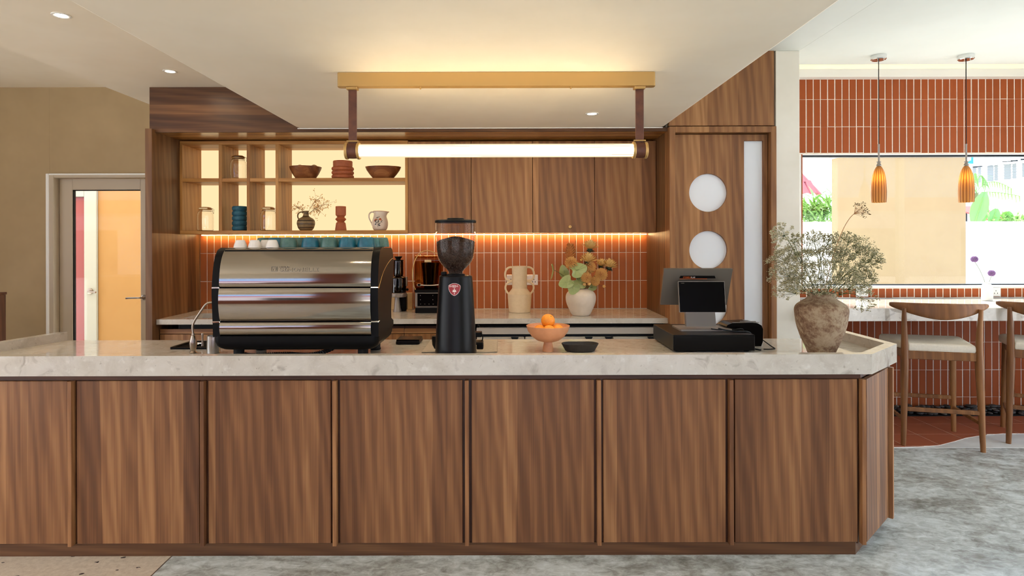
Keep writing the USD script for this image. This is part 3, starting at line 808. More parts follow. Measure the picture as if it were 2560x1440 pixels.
t.part('panel', prism(corner(.012, L - .012, -.016, .003), 'z', .064, .849), M['walnut'])
t.part('batten', prism(corner(L - .010, L + .012, -.014, .022), 'z', .056, .8505), M['slat'])
t.part('panel', bx(2.022, 2.04, 3.25, 3.68, .064, .849, .001), M['walnut'])

SURF, LIP = 0.925, 0.975
outer = Polygon([(-2.87, 2.92), (1.763, 2.92), (2.07, 3.212), (2.07, 3.71), (-2.70, 3.71)])
inner = Polygon([(-2.812, 2.97), (1.743, 2.97), (2.020, 3.234), (2.020, 3.80), (-2.64, 3.80), (-2.64, 3.71)])
t = Thing('stone_worktop', 'thick pale limestone worktop with raised lip on the walnut bar counter', 'worktop', (-0.4, 3.3, 0.879))
lipm = prism(outer.difference(inner), 'z', 0.879, LIP)
t.part('raised_lip', lipm, M['stone'])
t.part('slab', prism(outer.intersection(inner), 'z', 0.881, SURF), M['stone'])

# ---- window counter
t = Thing('window_counter', 'pale limestone window counter on a terracotta tiled base', 'counter', (4.5, 5.0, 0))
t.part('slab', bx(2.288, 5.38, 4.62, 5.417, 0.909, 1.006, .002), M['stone'])
t.part('base', bx(2.288, 5.38, 5.404, 5.425, 0, 0.909, .001), M['white'])
t.part('grout_bed', bx(2.30, 5.36, 5.4012, 5.404, 0, 0.909, .0003), M['grout'])
TB = 0.0646
x0 = at(2278.5, 960, 5.4)[0]
for k in range(-10, 26):
    for z0, z1 in ((0.012, 0.135), (0.139, 0.375), (0.379, 0.618), (0.622, 0.907)):
        j = RNG.normal(0, .0012, 3)
        t.part('tile', bx(x0 + k * TB + .0045 + j[0] * .5, x0 + (k + 1) * TB - .0045, 5.398 + j[1] * .5, 5.4025, z0, z1 + j[2] * .8, .001), M['tile'])
# ================================================================== THINGS ON THE FRONT COUNTER
# ---- espresso machine
MX0, MX1 = -1.443, -0.618
t = Thing('espresso_machine', 'steel and black two group espresso machine on the stone worktop', 'coffee machine', (-1.03, 3.25, SURF))
front = [(3.046, 1.045), (3.044, 1.10), (3.036, 1.20), (3.034, 1.29), (3.042, 1.35), (3.056, 1.41), (3.078, 1.455), (3.100, 1.478), (3.135, 1.489)]
rear = [(3.40, 1.484), (3.44, 1.464), (3.464, 1.415), (3.452, 1.31), (3.415, 1.22), (3.392, 1.15), (3.400, 1.095), (3.462, 1.075), (3.465, 1.045)]
fc = curve(front[:-1], 40).tolist() + [front[-1]]
rc = curve(rear[:6], 24).tolist() + rear[6:]
side = Polygon(fc + rc)
tops = lambda z: np.interp(z, [p[1] for p in fc], [p[0] for p in fc])
for a, b in ((MX0, MX0 + .036), (MX1 - .036, MX1)):
    t.part('side_panel', prism(side, 'x', a, b), M['black'], smooth=35)
t.part('inner_body', bx(MX0 + .036, MX1 - .036, 3.09, 3.40, 1.0, 1.478, .004), M['black'])
rings = []
for z, i in ((1.049, 0), (1.02, .001), (1.0, .008), (.988, .020), (.980, .036), (.976, .058)):
    rings.append([(x, y, z) for x, y in rounded(MX0 + i, MX1 - i, 3.044 + i * .6, 3.455 - i * .8, .03, 6).exterior.coords[:-1]])
t.part('drip_base', loft(rings), M['black'], smooth=40)


def steel_strip(z0, z1, bulge, top=False):
    zz = np.linspace(z0, z1, 28)
    tt = (zz - z0) / (z1 - z0)
    yy = np.array([tops(z) for z in zz]) - .001 - bulge * np.sin(np.pi * tt) ** 0.8 + .006 * np.clip(1 - tt * 9, 0, 1) ** 2
    pts = list(zip(yy, zz))
    if top:
        pts += [(3.115, 1.4865), (3.14, 1.489)]
    back = [(y + .006, z - (.004 if top and z > 1.47 else 0)) for y, z in pts[::-1]]
    return prism(Polygon(pts + back).buffer(0), 'x', MX0 + .0365, MX1 - .0365)


t.part('back_panel', steel_strip(1.2945, 1.478, .004, True), M['steel'], smooth=30)
t.part('back_panel', steel_strip(1.1235, 1.2885, .010), M['steel'], smooth=30)
t.part('back_panel', steel_strip(1.053, 1.1175, .008), M['steel'], smooth=30)
t.part('cup_tray', join(bx(MX0 + .04, MX1 - .04, 3.125, 3.41, 1.478, 1.4892, .002)), M['steel_soft'])
for z in (1.291, 1.120):
    for a in (MX0 - .001, MX1 - .037):
        t.part('joint_clip', bx(a, a + .038, float(tops(z)) - .003, 3.075, z - .004, z + .004, .002), M['chrome'])
seam = [(MX1 + .0005, *p) for p in ((3.458, 1.425), (3.36, 1.415), (3.24, 1.385), (3.14, 1.345), (3.07, 1.30), (3.045, 1.285))]
t.part('side_seam', tube(seam, .002, 6, 24), M['brass'])
for x, y in ((-1.345, 3.12), (-.712, 3.12), (-1.33, 3.37), (-.70, 3.37)):
    t.part('foot', lathe([(.026, SURF), (.030, SURF + .006), (.026, SURF + .012), (.026, SURF + .052)], (x, y, 0), 24), M['rubber'], smooth=40)
hose = curve([(-1.33, 3.16, .938), (-1.22, 3.10, .944), (-1.10, 3.14, .942), (-1.0, 3.10, .944), (-.88, 3.16, .968)], 150)
t.part('braided_hose', tube(hose, [(.0125 if k % 3 else .008) for k in range(150)], 8), M['dark_metal'], smooth=20)
zl = 1.372
lt = math.degrees(math.atan2(float(tops(1.392) - tops(1.372)), .02))
ly = float(tops(zl)) - .0062
tl = t.part('maker_lettering', join(front_text('SIMONELLI', .0175, -1.112, ly, zl, .0022, True, lt, 1.46), front_text('NUOVA', .0052, -1.111, ly + .004, zl + .0200, .0022, True, lt, 2.0)), M['steel'], kind='stuff')
sq = sbox(0, 0, .030, .0245).difference(sbox(.0018, .0018, .0282, .0227))
nn = Polygon([(.006, .004), (.010, .004), (.010, .014), (.020, .004), (.024, .004), (.024, .0205), (.020, .0205), (.020, .0105), (.010, .0205), (.006, .0205)])
em = prism(unary_union([sq, nn]), 'y', -.0022, 0)
t.part('maker_emblem', turn(em, -lt, (1, 0, 0)).apply_translation((-1.150, ly, zl)), M['steel'])

# ---- cups warming on the machine
TOPZ = 1.4895
cup_prof = [(.0455, 0), (.047, .004), (.0455, .014), (.042, .034), (.0385, .047), (.034, .0515), (.027, .0525), (.026, .0505), (.0, .0500)]


def cup(name, k, prof, mat, label, cat, loc, group):
    p = [(prof[0][0] - .004, .012), (prof[0][0] - .004, 0.0)] + prof
    q = Thing(name, label, cat, loc, group=group)
    q.part('bowl', lathe([(0.0, prof[-1][1] - .006)] + [(prof[4][0] - .008, prof[-1][1] - .007)] + p, n=32, cap=False), mat, smooth=40, world=False)
    return q


order = ['leftmost', 'second from left', 'middle', 'second from right', 'rightmost']
fr = [(722, 1), (776.5, 0), (824, 1), (869, 0), (916, 0)]
bk = [(656, 1), (690, 0), (749, 1), (800, 2), (846, 2), (889, 0), (931, 2), (949, 1)]
ordb = ['leftmost', 'second', 'third', 'fourth', 'fifth', 'sixth', 'seventh', 'rightmost']
protos = {}
for row, y, seq, words_ in (('front', 3.185, fr, order), ('back', 3.315, bk, ordb)):
    for (px, k), wd in zip(seq, words_):
        x = at(px, 605, y)[0]
        lab = f'upturned {"blue" if k == 0 else "green"}-teal cup, {wd} in the {row} row on the espresso machine'
        yy = y + (.03 if px == 949 else 0) + (0.035 if px == 656 else 0)
        if k not in protos:
            protos[k] = cup('teal_cup', k, cup_prof, M['teal'][k], lab, 'cup', (x, yy, TOPZ), 'upturned teal cups on the espresso machine')
        else:
            copy_of(protos[k], lab, 'cup', (x, yy, TOPZ), RNG.uniform(0, 300), 'upturned teal cups on the espresso machine')
esp = [(.033, 0), (.0335, .003), (.0310, .013), (.0255, .029), (.0215, .0375), (.019, .0392), (.015, .0396), (.014, .0380), (0, .0375)]
p = None
for px, y, wd in ((601, 3.165, 'leftmost white cup'), (637, 3.165, 'second white cup from left'), (664, 3.215, 'half hidden white cup behind the others'), (681, 3.155, 'white cup beside the teal ones')):
    loc = (at(px, 605, y)[0], y, TOPZ)
    lab = f'upturned small espresso cup on the machine, {wd}'
    if p is None:
        p = cup('espresso_cup', 0, esp, M['porcelain'], lab, 'cup', loc, 'upturned white espresso cups on the machine')
    else:
        copy_of(p, lab, 'cup', loc, 40, 'upturned white espresso cups on the machine')

# ---- coffee grinder
GX, GY = -0.236, 3.085
t = Thing('coffee_grinder', 'tall black coffee grinder with a glass hopper of beans', 'coffee grinder', (GX, GY, SURF))
gp = [(.100, SURF), (.1065, SURF + .004), (.1065, .945), (.1035, .975), (.100, 1.05), (.094, 1.17), (.0865, 1.30), (.0835, 1.338), (.0815, 1.345), (.076, 1.347)]
grad = lambda z: np.interp(z, [q[1] for q in gp], [q[0] for q in gp])
t.part('body', lathe([(0, SURF)] + gp + [(0, 1.347)], (GX, GY, 0), 64, cap=False), M['black_matt'], smooth=40)
t.part('collar', lathe([(0, 1.347), (.047, 1.347), (.047, 1.353), (.041, 1.356), (0, 1.356)], (GX, GY, 0), 40, cap=False), M['black'], smooth=40)
t.part('adjuster', bx(GX - .073, GX - .046, GY - .012, GY + .02, 1.346, 1.366, .003), M['black'])
hp = [(.0385, 1.356), (.0405, 1.372), (.060, 1.392), (.080, 1.416), (.092, 1.445), (.0975, 1.49), (.1005, 1.55), (.1005, 1.612)]
hc = CubicSpline([q[1] for q in hp], [q[0] for q in hp])
zz = np.linspace(1.357, 1.612, 30)
hprof = [(float(hc(z)), z) for z in zz]
t.part('hopper', lathe(hprof + [(r - .0025, z) for r, z in hprof[::-1]], (GX, GY, 0), 56, cap=False), M['hopper'], smooth=60)
bz = np.linspace(1.358, 1.518, 22)
fill = [(0, 1.358)] + [(float(hc(z)) - .0055, z) for z in bz] + [(.06, 1.530), (.03, 1.538), (0, 1.541)]
bm = lathe(fill, (GX, GY, 0), 48, cap=False)
rng = np.random.default_rng(3)
one = ball((0, 0, 0), 1, 1)
beans = [bm]
for k in range(2600):
    z = rng.uniform(1.36, 1.545)
    th = rng.uniform(-math.pi, 0.25)
    if z > 1.518:
        r = rng.uniform(0, .088) if k % 2 else .085 * math.sqrt(rng.uniform())
        z = 1.541 - .022 * (r / .088) ** 1.5
    else:
        r = float(hc(z)) - .0062
    v = one.vertices * (np.array([.0048, .0032, .0026]) if k % 2 else np.array([.0044, .0034, .0026]))
    R = trimesh.transformations.random_rotation_matrix(rng.uniform(size=3))[:3, :3]
    if k < 1500:
        beans.append(trimesh.Trimesh(v @ R.T + (GX + r * math.cos(th), GY + r * math.sin(th), z), one.faces, process=False))
t.part('coffee_beans', trimesh.util.concatenate(beans), M['bean'], smooth=True, kind='stuff')
ld = t.part('lid', lathe([(0, 1.612), (.103, 1.612), (.104, 1.615), (.104, 1.622), (.100, 1.626), (0, 1.627)], (GX, GY, 0), 56, cap=False), M['black'], smooth=40)
t.part('lid_grip', lathe([(0, 1.626), (.043, 1.626), (.043, 1.633), (.040, 1.636), (0, 1.636)], (GX, GY, 0), 40, cap=False), M['black'], smooth=40, under=ld)
t.part('fork', join(bx(GX + .075, GX + .128, GY + .10, GY + .15, 1.02, 1.045, .004), bx(GX + .09, GX + .135, GY + .06, GY + .14, .985, 1.0, .004), bx(GX + .10, GX + .135, GY + .10, GY + .16, .955, .985, .004),
                    tube([(GX + .118, GY + .1, 1.045), (GX + .13, GY + .1, 1.03), (GX + .128, GY + .1, 1.0)], .003, 8, 8), ball((GX + .112, GY + .06, 1.083), .007, 2)), M['black'], kind='stuff')
t.part('doser_spout', lathe([(.02, .955), (.03, .975), (.033, 1.01), (.03, 1.02)], (GX - .105, GY + .14, 0), 20), M['black'], smooth=40)
shz = 1.284
sh = [(-.0285, .016), (-.022, .022), (-.010, .0265), (0, .0275), (.010, .0265), (.022, .022), (.0285, .016), (.0285, .004), (.024, -.009), (.016, -.021), (.006, -.0285), (0, -.0305), (-.006, -.0285), (-.016, -.021), (-.024, -.009), (-.0285, .004)]
shp = Polygon(sh).buffer(.0015, quad_segs=4)


def badge(poly, z0, z1):
    m = prism(poly, 'z', z0, z1)
    return wrapped(shift(m, (0, shz, 0)), grad, (GX, GY))


bd = t.part('badge', badge(shp, .0002, .0008), M['print_white'], label='pale rim of the red shield badge')
t.part('badge_field', badge(shp.buffer(-.0018), .0008, .0013), M['shield'], under=bd)
tx = meshkit.text_mesh('EUREKA', .0076, .0005, True)
tv = np.array(tx.vertices)
tv[:, 0] = (tv[:, 0] - tv[:, 0].mean()) * 1.05
tv[:, 1] += .0125 - 4.2 * tv[:, 0] ** 2
tv[:, 2] += .0013
ty = meshkit.text_mesh('1920', .0042, .0005, True)
yv = np.array(ty.vertices)
yv[:, 0] -= yv[:, 0].mean()
yv[:, 1] += .0072
yv[:, 2] += .0013
t.part('badge_lettering', wrapped(shift(join(trimesh.Trimesh(tv, tx.faces, process=False), trimesh.Trimesh(yv, ty.faces, process=False)), (0, shz, 0)), grad, (GX, GY)), M['print_white'], under=bd, kind='stuff')
lf = [affinity.translate(affinity.rotate(affinity.scale(Point(0, 0).buffer(1, quad_segs=6), a, b), g), x, y) for x, y, a, b, g in
      ((0, -.001, .0022, .0062, 0), (-.0048, -.0065, .0024, .0042, 35), (.0048, -.0065, .0024, .0042, -35), (-.0062, -.0115, .0022, .0036, 70), (.0062, -.0115, .0022, .0036, -70), (0, -.010, .0042, .0034, 0))] + [sbox(-.0012, -.024, .0012, -.008), sbox(-.0025, -.0245, .0025, -.0225)]
t.part('badge_tree', badge(unary_union(lf), .0013, .0018), M['print_white'], under=bd)

# ---- cloth under and behind the grinder
nx, ny = 34, 26
gx_, gy_ = np.meshgrid(np.linspace(-.432, -.030, nx), np.linspace(3.262, 3.675, ny), indexing='ij')
wv = .0022 * np.sin(gx_ * 38 + gy_ * 14) * np.clip((gx_ + .22) * 8, 0, 1) + .002 * np.abs(np.sin(gx_ * 23)) * (gy_ < 3.30)
gz = SURF + .0012 + np.maximum(wv, 0) + .003
topv = np.stack([gx_, gy_, gz], -1).reshape(-1, 3)
lowv = topv - (0, 0, .003)
q = np.array([(i * ny + j, (i + 1) * ny + j, (i + 1) * ny + j + 1, i * ny + j + 1) for i in range(nx - 1) for j in range(ny - 1)])
rim = [i * ny for i in range(nx)] + [(nx - 1) * ny + j for j in range(1, ny)] + [i * ny + ny - 1 for i in range(nx - 2, -1, -1)] + [j for j in range(ny - 2, 0, -1)]
rq = np.array([(a, a + nx * ny, b + nx * ny, b) for a, b in zip(rim, rim[1:] + rim[:1])])
qq = np.vstack([q, q[:, ::-1] + nx * ny, rq])
single('linen_cloth', fixed(trimesh.Trimesh(np.vstack([topv, lowv]), np.vstack([qq[:, [0, 1, 2]], qq[:, [0, 2, 3]]]), process=False)), M['cloth'], 'grey linen cloth spread on the worktop behind the grinder', 'cloth', smooth=40)

# ---- digital scale
t = Thing('coffee_scale', 'flat black square scale between espresso machine and grinder', 'scale', (-.545, 3.59, SURF))
t.part('body', bx(-.615, -.478, 3.52, 3.66, SURF + .002, .946, .003), M['black'])
t.part('plate', bx(-.613, -.480, 3.522, 3.658, .947, .954, .002), M['screen'])
for x in (-.60, -.493):
    for y in (3.535, 3.645):
        t.part('foot', lathe([(.008, SURF), (.008, SURF + .003)], (x, y, 0), 12), M['rubber'])

# ---- pitcher rinser, water tap, milk pitcher
t = Thing('pitcher_rinser', 'low black tray with a grille set on the worktop left of the machine', 'rinser tray', (-1.72, 3.5, SURF))
t.part('rim', prism(rounded(-1.845, -1.585, 3.385, 3.62, .012).difference(rounded(-1.825, -1.605, 3.405, 3.60, .008)), 'z', SURF, SURF + .011), M['black'])
t.part('tray', prism(rounded(-1.826, -1.604, 3.404, 3.601, .008), 'z', SURF, SURF + .003), M['screen'])
for k in range(9):
    t.part('grille_bar', bx(-1.82, -1.61, 3.418 + k * .021, 3.424 + k * .021, SURF + .003, SURF + .008, .001), M['black'])
t.part('spray_valve', join(lathe([(.018, SURF + .008), (.020, SURF + .014), (.012, SURF + .022), (.008, SURF + .026)], (-1.735, 3.47, 0), 20), tube([(-1.735, 3.47, SURF + .018), (-1.70, 3.46, SURF + .02)], .007, 10)), M['chrome'], smooth=40)
t.part('lever', lathe([(.008, SURF + .004), (.006, SURF + .02), (.005, SURF + .045), (.006, SURF + .062), (.0075, SURF + .072), (.005, SURF + .079), (0, SURF + .080)], (-1.698, 3.46, 0), 16, cap=False), M['nickel'], smooth=40)
FX, FYY = at(483, 860, 3.27)[0], 3.27
t = Thing('water_tap', 'slim brushed nickel tap with a bent spout beside the machine', 'tap', (FX, FYY, SURF))
t.part('body', lathe([(.018, SURF), (.019, SURF + .004), (.012, SURF + .012), (.0165, SURF + .030), (.0190, SURF + .050), (.0175, SURF + .066), (.0125, SURF + .086), (.010, SURF + .094), (.0, SURF + .095)], (FX, FYY, 0), 28, cap=False), M['nickel'], smooth=40)
t.part('spout', tube([at(px, py, FYY) for px, py in ((483, 846), (482.3, 830), (482.3, 812), (485.5, 804), (496, 787), (507, 770.5), (514, 761.5), (521, 757), (530, 756.3), (540, 757))], .0058, 12, 50), M['nickel'], smooth=40)
t.part('collar', lathe([(.0072, SURF + .092), (.0085, SURF + .095), (.0085, SURF + .103), (.007, SURF + .106)], (FX, FYY, 0), 20), M['nickel'], smooth=40)
t = Thing('milk_pitcher', 'small steel milk pitcher beside the left end of the espresso machine', 'pitcher', (-1.545, 3.27, SURF))
t.part('body', shell([(.032, SURF), (.0345, SURF + .003), (.0345, SURF + .05), (.0330, SURF + .080), (.034, SURF + .094)], .0015, (-1.545, 3.27, 0), 36, .002), M['steel_soft'], smooth=40)
t.part('handle', tube([(-1.530, 3.30, SURF + .085), (-1.525, 3.325, SURF + .08), (-1.522, 3.335, SURF + .05), (-1.525, 3.318, SURF + .025), (-1.53, 3.302, SURF + .02)], .004, 8, 16), M['steel_soft'], smooth=40)

# ---- pedestal bowl with oranges
BX, BY = at(1370, 860, 3.30)[0], 3.30
t = Thing('pedestal_bowl', 'apricot clay pedestal bowl heaped with oranges', 'bowl', (BX, BY, SURF))
t.part('stem', lathe([(0, SURF), (.0285, SURF), (.0295, SURF + .003), (.027, SURF + .025), (.0215, SURF + .050), (.021, SURF + .056), (0, SURF + .056)], (BX, BY, 0), 36, cap=False), M['bowl_clay'], smooth=40)
bo = [(.0, .976), (.03, .977), (.06, .986), (.088, 1.006), (.108, 1.034), (.1165, 1.060), (.1175, 1.064), (.1150, 1.0645), (.104, 1.038), (.084, 1.013), (.056, .994), (.0, .987)]
t.part('bowl', lathe(bo, (BX, BY, 0), 56, cap=False), M['bowl_clay'], smooth=40)
oj = None
for px, py, y, lab in ((1372, 830, 3.245, 'orange at the front of the pedestal bowl'), (1349.5, 829, 3.285, 'orange at the left side of the pedestal bowl'), (1393.5, 828, 3.285, 'orange at the right side of the pedestal bowl'),
                       (1370, 802, 3.30, 'orange on top of the heap in the pedestal bowl'), (1375, 828, 3.36, 'orange hidden at the back of the pedestal bowl')):
    loc = at(px, py, y)
    if oj is None:
        oj = Thing('orange', lab, 'orange', loc, group='oranges in the pedestal bowl')
        m = ball((0, 0, 0), .0375, 4, (1, 1, .97))
        oj.part('peel', m, M['orange'], smooth=True, world=False)
        oj.part('stalk_scar', lathe([(.003, .0355), (.0025, .0366), (0, .0368)], n=10, cap=False), M['stem'], world=False)
    else:
        copy_of(oj, lab, 'orange', loc, RNG.uniform(0, 360), 'oranges in the pedestal bowl', tilt=RNG.uniform(-25, 60))

# ---- charcoal bowl
cxb, cyb = at(1450, 872, 3.30)[0], 3.30
ov = []
for z, r in ((SURF, .070), (SURF + .004, .079), (SURF + .022, .088), (SURF + .042, .0985), (SURF + .0435, .0975), (SURF + .042, .094), (SURF + .02, .082), (SURF + .008, .070)):
    a = np.arange(44) * 2 * np.pi / 44
    fct = 1 + .018 * np.cos(6 * a + .4) * (z > SURF + .01)
    ov.append(np.stack([cxb + r * fct * np.cos(a) * 1.0, cyb + r * fct * .66 * np.sin(a), z + .0015 * np.sin(3 * a) * (r > .09)], 1))
single('charcoal_bowl', loft(ov), M['dark_clay'], 'shallow charcoal bowl in front of the pedestal bowl\'s right side', 'bowl', smooth=35)

# ---- till: cash drawer, monitor with customer screen, card printer, leads
t = Thing('cash_drawer', 'wide black cash drawer under the till screens', 'cash drawer', (1.12, 3.46, SURF))
t.part('body', bx(.907, 1.341, 3.250, 3.682, .934, 1.0185, .002), M['black_matt'])
t.part('drawer_front', bx(.912, 1.336, 3.246, 3.251, .938, 1.012, .001), M['black_matt'])
for x in (.94, 1.31):
    for y in (3.29, 3.64):
        t.part('foot', lathe([(.014, SURF), (.014, .935)], (x, y, 0), 16), M['rubber'])


def slab4(c, thick):
    """A slab behind four corners (top left, top right, bottom right, bottom left)."""
    c = np.array(c, float)
    n = np.cross(c[1] - c[0], c[3] - c[0])
    n /= np.linalg.norm(n)
    if n[1] < 0:
        n = -n
    v = np.vstack([c, c + n * thick])
    f = [(0, 1, 2), (0, 2, 3), (4, 6, 5), (4, 7, 6)] + [x for i in range(4) for x in ((i, i + 4, (i + 1) % 4), ((i + 1) % 4, i + 4, (i + 1) % 4 + 4))]
    return fixed(trimesh.Trimesh(v, f, process=False))


t = Thing('till_terminal', 'silver till monitor seen from behind with black customer screen', 'till', (1.12, 3.48, 1.0185))
base = [at(1687, 815.5, 3.56), at(1808, 815.5, 3.56)]
t.part('base_plate', prism(rounded(.985, 1.275, 3.385, 3.57, .02), 'z', 1.0185, 1.0275), M['silver'])
t.part('neck', slab4([at(1714, 772, 3.42), at(1787, 772, 3.42), at(1790.5, 816.5, 3.43), at(1716, 816.5, 3.43)], .03), M['silver'])
mon = [at(1660.5, 673, 3.40), at(1832, 673, 3.40), at(1817, 762, 3.475), at(1651, 762, 3.475)]
mp = t.part('monitor', slab4(mon, .016), M['monitor_grey'])
mid = lambda a, b, k: np.array(a) * (1 - k) + np.array(b) * k
mpt = lambda px, py: at(px, py, 3.40 + .075 * (py - 673) / 89.0 - .0035)
t.part('name_strip', slab4([mpt(1701.5, 690), mpt(1787, 690), mpt(1789, 695.8), mpt(1699, 695.8)], .003), M['black'], under=mp)
o = mpt(1707, 694.9)
t.part('strip_lettering', front_text('STOWES I', .0082, o[0], o[1] - .0012, o[2], .0008, True, -24, .80), M['print_orange'], under=mp, kind='stuff')
o = mpt(1726.5, 694.9)
t.part('strip_lettering', front_text('KLAB', .0082, o[0], o[1] - .0012, o[2], .0008, True, -24, .85), M['print_white'], under=mp, kind='stuff')
t.part('strip_line', slab4([mpt(1700, 696.8), mpt(1768, 696.8), mpt(1768, 697.8), mpt(1700, 697.8)], .0025), M['print_orange'], under=mp)
cs = [at(1695.5, 703.5, 3.36), at(1811, 703.5, 3.36), at(1815.3, 780.8, 3.335), at(1699.3, 780.8, 3.335)]
sc = t.part('customer_screen', slab4(cs, .014), M['silver'])
t.part('display', slab4([at(1696.6, 704.6, 3.3585), at(1810, 704.6, 3.3585), at(1814.2, 780, 3.3335), at(1700.4, 780, 3.3335)], .003), M['screen'], under=sc)
o = at(1702, 708.6, 3.3575)
t.part('display_lettering', front_text('kiosk'[:0] + 'STOWES', .0032, o[0], o[1] - .001, o[2], .0004, False, 16), M['silver'], under=sc, kind='stuff')
t.part('screen_arm', slab4([at(1735, 745, 3.375), at(1770, 745, 3.375), at(1770, 775, 3.375), at(1735, 775, 3.375)], .055), M['silver'])

t = Thing('receipt_printer', 'glossy black receipt printer with a curved top right of the cash drawer', 'printer', (1.40, 3.50, SURF))
prof = [(1.352, SURF), (1.452, SURF), (1.461, .95), (1.463, 1.02), (1.455, 1.040), (1.435, 1.052), (1.40, 1.056), (1.29, 1.052), (1.268, 1.044), (1.262, 1.036), (1.285, 1.029), (1.352, 1.027)]
pb = t.part('body', prism(Polygon(prof).buffer(.002, quad_segs=4), 'y', 3.44, 3.58), M['screen'], smooth=35)
t.part('paper_slot', bx(1.36, 1.45, 3.500, 3.506, 1.053, 1.0585, .0008), M['silver'], under=pb)
t.part('paper_slot', bx(1.30, 1.45, 3.462, 3.465, 1.0545, 1.0582, .0008), M['silver'], under=pb)
single('printer_lead', tube([(1.20, 3.40, 1.032), (1.25, 3.36, 1.024), (1.31, 3.34, 1.023), (1.345, 3.33, 1.018), (1.356, 3.335, .98), (1.352, 3.35, .945), (1.375, 3.33, .9295), (1.392, 3.30, .929)], .0042, 8, 50), M['dark_metal'], 'thick dark lead lying across the cash drawer to the worktop', 'cable', smooth=True)
single('power_lead', tube([(1.455, 3.455, .965), (1.475, 3.43, .95), (1.495, 3.40, .931), (1.485, 3.34, .9285), (1.45, 3.325, .9285), (1.42, 3.33, .9285)], .0028, 8, 40), M['rubber'], 'thin black lead looping on the worktop beside the receipt printer', 'cable', smooth=True)
single('screen_lead', tube([(1.15, 3.375, 1.033), (1.21, 3.385, 1.026), (1.265, 3.415, 1.023), (1.31, 3.42, 1.024), (1.345, 3.425, 1.023), (1.349, 3.43, 1.0)], .003, 8, 40), M['rubber'], 'thin black lead running from the till base towards the printer', 'cable', smooth=True)

# ---- weathered urn
UX, UY = at(2053, 800, 3.2)[0], 3.2
up = [(.062, SURF), (.066, SURF + .006), (.072, .948), (.088, .985), (.104, 1.025), (.116, 1.065), (.1235, 1.10), (.1285, 1.14), (.1295, 1.158), (.1245, 1.175), (.109, 1.191), (.088, 1.205), (.071, 1.217), (.064, 1.228), (.069, 1.246)]
us = curve([(r, z) for r, z in up], 60)
t = Thing('stone_urn', 'weathered beige stone urn with brown patches holding dried lace flowers', 'vase', (UX, UY, SURF))
m = shell([tuple(x) for x in us], .012, (0, 0, 0), 72, .02)
nz = meshkit.fbm(m.vertices * 26.0, 4, 5) - .5
nr = m.vertices * [1, 1, 0]
nr /= np.linalg.norm(nr, axis=1, keepdims=True) + 1e-9
m.vertices = m.vertices + nr * (nz * .004)[:, None]
t.part('body', shift(m, (UX, UY, 0)), M['urn'], smooth=50)
# ================================================================== THINGS ON THE BACK WORKTOP AND SHELVES
def slot(px, py, d):
    return at(px, py, d)


# ---- wall sockets
wy = BACK_Y - .0085
for px, lab in ((1287, 'white double wall socket half hidden behind the cream handled vase'), (1324.5, 'white double wall socket right of the cream handled vase')):
    x, _, z = at(px, 699.5, wy)
    t = Thing('wall_socket', lab, 'socket', (x, wy, z))
    t.part('plate', bx(x - .072, x + .072, wy - .009, wy, z - .046, z + .046, .004), M['porcelain'])
    for s in (-1, 1):
        t.part('pin_holes', join(*[bx(x + s * .036 + a - .003, x + s * .036 + a + .003, wy - .0095, wy - .0085, z + b - .005, z + b + .005, .0002) for a, b in ((0, .004), (-.011, -.018), (.011, -.018))]), M['rubber'], kind='stuff')
        t.part('rocker', bx(x + s * .014 - .008, x + s * .014 + .008, wy - .012, wy - .0085, z + .018, z + .036, .002), M['porcelain'])

# ---- cream vase with four handles
VX, VY = at(1299, 770, 5.2)[0], 5.2
t = Thing('handled_vase', 'tall matt cream vase with four loop handles on the back worktop', 'vase', (VX, VY, WT))
vp = [(.088, WT), (.0915, WT + .004), (.096, .98), (.1005, 1.05), (.1010, 1.074), (.092, 1.084), (.0655, 1.118), (.0625, 1.125), (.0630, 1.20), (.0655, 1.29), (.0650, 1.310)]
t.part('body', shell(vp, .007, (VX, VY, 0), 56, .012), M['cream_clay'], smooth=35)
for s in (-1, 1):
    up_ = [(.060, 1.298), (.085, 1.299), (.108, 1.285), (.1205, 1.258), (.122, 1.225), (.112, 1.200), (.090, 1.188), (.062, 1.186)]
    lo_ = [(.062, 1.180), (.092, 1.172), (.112, 1.155), (.120, 1.132), (.116, 1.105), (.100, 1.082), (.094, 1.076)]
    for pts in (up_, lo_):
        t.part('handle', tube([(VX + s * a, VY, z) for a, z in pts], .0088, 12, 40), M['cream_clay'], smooth=60)

# ---- round vase with yellow arrangement
RX, RY = at(1452, 780, 4.95)[0], 4.95
t = Thing('round_vase', 'round off-white vase holding the yellow flowers and green leaves', 'vase', (RX, RY, WT))
rp = curve([(.066, WT), (.072, .926), (.090, .958), (.109, 1.0), (.1210, 1.045), (.1215, 1.072), (.111, 1.102), (.090, 1.121), (.064, 1.132), (.054, 1.137)], 44)
t.part('body', shell([tuple(q) for q in rp], .006, (RX, RY, 0), 56, .01), M['white_clay'], smooth=50)

mouth = np.array([RX, RY, 1.125])


def stem_to(p, bow=(0, 0, .04), r=.0022, start=None, n=16):
    a = (mouth if start is None else np.array(start)) + np.array([RNG.uniform(-.025, .025), RNG.uniform(-.02, .02), -.03])
    c = (a + p) / 2 + np.array(bow)
    return tube(bezier(a, c, p, n), r, 7)


